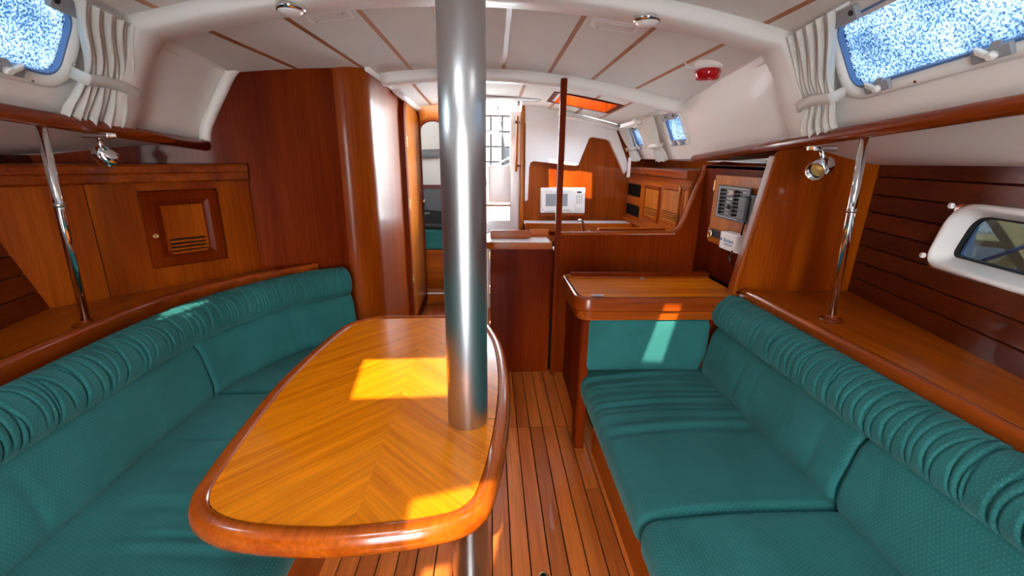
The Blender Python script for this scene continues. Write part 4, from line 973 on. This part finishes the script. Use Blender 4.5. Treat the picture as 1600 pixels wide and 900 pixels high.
def reading_lamp(top, hub, nose, lab, lit):
    la = thing('reading_lamp', lab, 'lamp', tuple(top), 'chrome reading lamps')
    MB().box((top.x - .045, top.x + .045), (top.y - .02, top.y + .02), (top.z, top.z + .018)).build('mount', 'chrome', la, .004)
    MB().tube([top, hub + (top - hub) * .2], .008, 10).build('stem', 'chrome', la)
    ax_ = (nose - hub).normalized(); L = (nose - hub).length
    MB().lathe(hub - ax_ * .03, ax_, [(.002, 0), (.016, .004), (.026, .016), (.031, .034), (.032, .05), (.032, L + .03), (.029, L + .03), (.027, .06)], 28).build('shade', 'chrome', la)
    MB().lathe(hub + ax_ * (L * .55), ax_, [(.027, 0), (.026, .003), (.001, .012)], 20).build('bulb', lit, la)
reading_lamp(ay(1284, 236, 1.62), ay(1290, 258, 1.62), ay(1273, 268, 1.57), 'chrome reading lamp with amber inside hanging under the starboard grab rail', 'lamp_inner')
reading_lamp(ay(155, 216, 1.66), ay(160, 241, 1.66), ay(178, 254, 1.68), 'chrome reading lamp hanging under the port grab rail', 'lamp_glass')

# ================================================================== CEILING FITTINGS
def dome(px_, py_, r, lab, off=.055):
    p = on_ceiling(px_, py_, off); d = thing('dome_light', lab, 'ceiling light', tuple(p), 'round ceiling lights')
    MB().lathe(p, (0, 0, -1), [(r, -.004), (r, .008), (r * .93, .014), (r * .82, .015)], 32).build('ring', 'chrome', d)
    MB().lathe(p, (0, 0, -1), [(r * .84, .008), (r * .82, .016), (r * .6, .026), (r * .3, .030), (.001, .031)], 32).build('glass', 'lamp_glass', d)
dome(453, 10, .050, 'chrome ringed dome light on the front ceiling beam, left of the post'); dome(1012, 28, .050, 'chrome ringed dome light on the front ceiling beam, right of the post')
dome(943, 138, .045, 'small dome light on the ceiling beside the wooden pillar', .02)
def cover(q, lab):
    c = [on_ceiling(*p, .012) for p in q]; o = thing('cover_plate', lab, 'cover plate', tuple(sum(c, V()) / 4), 'ceiling cover plates')
    x0, x1 = (c[0].x + c[3].x) / 2, (c[1].x + c[2].x) / 2; y0, y1 = (c[2].y + c[3].y) / 2, (c[0].y + c[1].y) / 2
    if y0 > y1: y0, y1 = y1, y0
    for nm, k, d0, d1, mt in (('rim', 0, .004, .019, 'plastic_white'), ('plate', .016, .015, .0225, 'headliner')):
        ro = rpoly([(x0 + k, y0 + k), (x1 - k, y0 + k), (x1 - k, y1 - k), (x0 + k, y1 - k)], .02 if not k else .012)
        rings = [[V((p.x, p.y, zc(p.x, p.y) - d)) for p in ro] for d in (d0, d1)]
        MB().loft(rings, smooth=False).build(nm, mt, o, .002)
    for x, y in ((x0 + .03, y1 - .022), (x1 - .03, y0 + .022)): MB().lathe((x, y, zc(x, y) - .0225), (0, 0, -1), [(.004, 0), (.003, .002)], 10).build('screw', 'chrome', o)
cover(((470, 17), (545, 12), (556, 27), (484, 32)), 'rectangular access plate in the ceiling left of the post'); cover(((930, 25), (1002, 38), (992, 51), (920, 39)), 'rectangular access plate in the ceiling right of the post')
p = on_ceiling(1107, 106, .02); al = thing('alarm_beacon', 'red domed alarm light on a white base under the ceiling', 'alarm light', tuple(p))
MB().lathe(p, (0, 0, -1), [(.062, -.03), (.062, -.004), (.050, .006)], 32).build('base', 'plastic_white', al)
MB().lathe(p + V((0, 0, -.006)), (0, 0, -1), [(.044, -.002), (.056, .008), (.055, .020), (.047, .042), (.036, .047), (.001, .048)], 24).build('lens', 'red_lens', al)
MB().tube([p + V((-.06, 0, 0)), p + V((-.09, .01, .003)), p + V((-.11, 0, .018))], .004, 6).build('wire', 'plastic_white', al)

# ================================================================== PORTLIGHTS
def portlight(nm, sd, y0, y1, t0, t1, pane, lab, latches=(), hinges=(), r=.055, rim=.030):
    yc, tcen = (y0 + y1) / 2, (t0 + t1) / 2
    O = wallpt(sd, y0, t1); eA = (wallpt(sd, y1, t1) - O); w = eA.length; eA.normalize(); eB = (wallpt(sd, y0, t0) - O); h = eB.length; eB.normalize()
    n = eA.cross(eB).normalized(); n = n if n.x * sd < 0 else -n
    o = thing(nm, lab, 'window', tuple(O)); del o['category']; struct(o, lab)
    q = lambda p, d: O + eA * p.x + eB * p.y + n * d
    ring = lambda k, rr: rpoly([(-k, -k), (w + k, -k), (w + k, h + k), (-k, h + k)], max(rr, .004), 6)
    A, B, C_ = ring(rim * .9, r + rim), ring(-.004, r), ring(-.012, r - .008)
    MB().loft([[q(p, d) for p in a] for a, d in ((A, -.004), (A, .010), (ring(rim * .7, r + rim * .8), .014), (B, .012), (B, -.02))], cap=False).build('frame', 'plastic_offwhite', o)
    MB().loft([[q(p, d) for p in a] for a, d in ((B, .004), (C_, .006), (C_, -.02), (B, -.02))], cap=False, smooth=False).build('seal', 'boat_blue' if pane == 'glass_wet' else 'rubber', o)
    MB().prism([q(p, -.012) for p in ring(-.010, r - .006)], -n * .006).build('pane', pane, o)
    for a in latches:                             # dogs along the lower edge
        c = V((w * a, -.004))
        l_ = MB().frame(q(c, .012), eA, eB, n, (-.045, .045), (-.012, .018), (0, .014)).build('latch', 'plastic_grey', o, .004)
        MB().frame(q(c, .026), (eA * .6 + eB * .5).normalized(), eB, n, (-.004, .03), (-.006, .012), (0, .012)).build('latch_lever', 'plastic_offwhite', l_, .003)
        MB().lathe(q(c + V((-.008, 0)), .024), n, [(.011, 0), (.011, .014), (.007, .017)], 14).build('latch_knob', 'plastic_offwhite', l_)
        MB().frame(q(c, .020), (eA * -.5 + eB * .8).normalized(), eA, n, (0, .035), (-.012, .012), (0, .005)).build('latch_tab', 'plastic_grey', l_, .002)
    for a in hinges:
        c = V((w * a, h + .004)); l_ = MB().frame(q(c, .012), eA, eB, n, (-.045, .045), (-.024, .018), (0, .018)).build('hinge', 'plastic_grey', o, .004)
        MB().lathe(q(c + V((-.03, .0)), .03), n, [(.008, 0), (.008, .003)], 10).build('hinge_pin', 'rubber', l_)
    k = rim * .55
    for x, y in ((-k, h * .3), (-k, h * .7), (w + k, h * .3), (w + k, h * .7)) + tuple((w * f, -k) for f in (.2, .5, .8)): MB().lathe(q(V((x, y)), .0135), n, [(.005, 0), (.004, .002)], 10).build('screw', 'chrome', o)
    return o
w_ = WIN[1]
portlight('window_1', 1, *w_[0], 'glass_wet', 'large wet portlight in a white frame, upper right', (.90, .62, .2), (.93, .2), r=.06, rim=.034)
portlight('window_2', 1, *w_[1], 'glass_wet', 'small square portlight above the galley locker', (.3, .75), (.3, .75), r=.035, rim=.022)
portlight('window_3', 1, *w_[2], 'glass_wet', 'small portlight furthest aft, half behind its curtain', (.5,), (.5,), r=.035, rim=.022)
w_ = WIN[-1]
portlight('window_4', -1, *w_[0], 'glass_wet', 'wet portlight in a white frame, upper left', (.62,), (.85,), r=.06, rim=.034)
portlight('added_portlight', -1, *w_[1], 'glass_clear', 'added portlight forward of the view, letting sun onto the port bolster', (.5,), (.5,), r=.04, rim=.03)  # unseen, put in so that sun falls on the port bolster
# hull portlight, starboard
o = thing('window_6', 'clear rounded hull portlight in a white surround on the starboard side', 'window', (1.58, 1.1, 1.06)); del o['category']; struct(o, o['label'])
hn = V((-1, .215, 0)).normalized(); hd = V((.215, 1, 0)).normalized()
def hq(y, z, d): return V((hullx(1, y, z), y, z)) + hn * d
tz = lambda k: rpoly([(HW[0] - k, HW[2] - k), (HW[1] + .045 + k, HW[2] - k), (HW[1] - .01 + k * .7, HW[3] + k), (HW[0] - k, HW[3] + k)], [.05 + k, .05 + k, .08 + k, .05 + k], 7)
A, B, C_ = tz(.022), tz(.0), tz(-.020)
MB().loft([[hq(p.x, p.y, d) for p in a] for a, d in ((A, -.004), (A, .012), (tz(.016), .018), (tz(.008), .018), (B, .010), (B, -.02), (C_, -.045), (C_, -.06))], cap=False).build('frame', 'plastic_white', o)
MB().loft([[hq(p.x, p.y, d) for p in a] for a, d in ((C_, -.042), (tz(-.026), -.042), (tz(-.026), -.06))], cap=False, smooth=False).build('seal', 'rubber', o)
MB().prism([hq(p.x, p.y, -.055) for p in C_], -hn * .006).build('pane', 'glass_smoke', o)
for y, z in ((HW[1] + .060, HW[2] + .012), (HW[1] + .0, HW[3] + .008), (.95, HW[3] + .016)): MB().lathe(hq(y, z, .018), hn, [(.010, 0), (.010, .010), (.006, .013)], 12).build('button', 'plastic_white', o)

# ================================================================== CURTAINS
def curtain(name_lab, sd, y0, y1, t0, t1, tie, yc_tie, wt, seed, group='short white curtains', folds=9, amp=.016, bot=None):
    rnd = random.Random(seed); ph = [rnd.uniform(-.5, .5) for _ in range(4)]
    o = thing('curtain', name_lab, 'curtain', tuple(wallpt(sd, (y0 + y1) / 2, t1, .05)), group)
    b0, b1 = bot if bot else (y0, y1)
    def half(t):                                  # plan width of the cloth at height t
        k = (t - t0) / (t1 - t0); kt = (tie - t0) / (t1 - t0)
        c0, w0 = (y0 + y1) / 2, (y1 - y0) / 2; cb, wb = (b0 + b1) / 2, (b1 - b0) / 2
        if k < kt: f = k / kt; f = f * f * (3 - 2 * f); return c0 + (yc_tie - c0) * f, w0 + (wt - w0) * f
        f = min(1, (k - kt) / (1 - kt) * 1.3); return yc_tie + (cb - yc_tie) * f, wt + (wb - wt) * f
    def fn(a, b):
        t = t0 + (t1 - t0) * b; c, w = half(t); y = c + w * (2 * a - 1)
        f = math.sin(a * folds * 2 * math.pi + ph[0] + .5 * math.sin(b * 5 + ph[1])) + .35 * math.sin(a * folds * 3.3 + ph[2] + b * 3)
        kt = abs(t - tie); am = amp * (.55 + .45 * min(1, kt / .18))
        return wallpt(sd, y, t, .042 + am * f) + V((0, 0, .006 * math.sin(a * 17 + ph[3]) if b > .97 else 0))
    MB().grid(fn, 140, 40).build('cloth', 'curtain', o, solid=.0015)
    c, w = half(tie); rows = []
    for k in range(-1, 41):
        a = max(0, min(1, k / 40)); y = c + (w + .012) * (2 * a - 1); dep = .042 + amp * 1.35 * (1 if 0 < k < 40 else 0) if 0 <= k <= 40 else .01
        rows.append([wallpt(sd, y, tie - .045 + .03 * abs(2 * a - 1) ** 2, dep + .004), wallpt(sd, y, tie + .045 + .03 * abs(2 * a - 1) ** 2, dep + .004)])
    MB().loft(rows, cap=False, closed=False).build('tieback', 'curtain', o, solid=.003)
    p, q = wallpt(sd, y0 - .04, t0 + .015, .03), wallpt(sd, y1 + .03, t0 + .015, .03); MB().tube([p, q], .005, 8).build('rod', 'plastic_white', o)
curtain('short white curtain tied back beside the large starboard portlight', 1, 1.50, 1.72, -.02, .90, .58, 1.66, .075, 3, bot=(1.62, 1.80))
curtain('short white curtain tied back beside the port portlight', -1, 1.52, 1.73, .02, .91, .53, 1.70, .10, 4, bot=(1.57, 1.83))
curtain('white curtain tied back between the two galley portlights', 1, 3.20, 3.42, .02, .98, .62, 3.32, .07, 5, group='galley curtains', amp=.014)
curtain('white curtain in the aft corner of the galley with a hanging tie', 1, 3.80, 4.02, .02, .98, .62, 3.92, .07, 6, group='galley curtains', amp=.014)
tag(MB().prism([ax(982, 246, 1.155), ax(986.5, 246, 1.155), ax(984, 277, 1.155), ax(979.5, 277, 1.155)], (-.002, 0, 0)).build('curtain_tie', 'curtain'), 'loose white tie strap hanging over the galley locker rail', 'strap')
# small fan / reading light under the galley deckhead
t_ = thing('vent_light', 'white swivel light under the ceiling above the galley curtains', 'lamp', tuple(ay(985, 192, 3.55)))
MB().frame(ay(987, 193, 3.55), (.25, -.97, .1), (.97, .25, .05), (0, 0, 1), (-.10, .10), (-.045, .045), (-.02, .012)).build('housing', 'plastic_white', t_, .012, 3); MB().lathe(ay(994, 189, 3.5), (-.4, -.5, -.6), [(.012, -.02), (.028, 0), (.03, .04), (.024, .05)], 16).build('head', 'plastic_offwhite', t_)

# ================================================================== OUTSIDE
gr = struct(box('ground', 'concrete', None, (-40, 40), (-40, 40), (-1.8, -1.7), bevel=0), 'boatyard ground around the hull')
struct(box('ground_strip', 'asphalt', None, (2.4, 30), (-15, 20), (-1.699, -1.69), bevel=0), 'dark wet ground beyond the hull portlight')
def beam_o(nm, lab, a, b, w, mat): tag(MB().tube([V(a), V(b)], w, 4).build(nm, mat, None, .004), lab, 'timber', 'boat stand timbers')
beam_o('stand_timber', 'thick tan timber leaning down to the right outside the hull portlight', ax(1548, 318, 2.6), ax(1625, 432, 2.7), .055, 'stand_wood')
beam_o('stand_timber', 'tan timber rising to the right outside the hull portlight', ax(1530, 436, 2.75), ax(1640, 358, 2.8), .05, 'stand_wood')
beam_o('stand_timber', 'long pale timber lying level behind the stand outside the hull portlight', ax(1500, 372, 3.4), ax(1640, 384, 3.3), .045, 'stand_wood')
tag(MB().tube([ax(1515, 414, 2.45), ax(1640, 372, 2.5)], .010, 6).build('stand_rope', 'boat_blue'), 'blue rope crossing the stand outside the hull portlight', 'rope')
_nb = [ax(1478, 330, 2.3), ax(1514, 330, 2.3), ax(1502, 430, 2.3), ax(1470, 430, 2.3)]
tag(MB().prism(_nb[:2] + [V((2.3, _nb[2].y, -1.7)), V((2.3, _nb[3].y, -1.7))], (.08, 0, 0)).build('painted_panel', 'boat_blue', None, .01), 'blue painted panel at the left edge of the hull portlight view', 'panel')
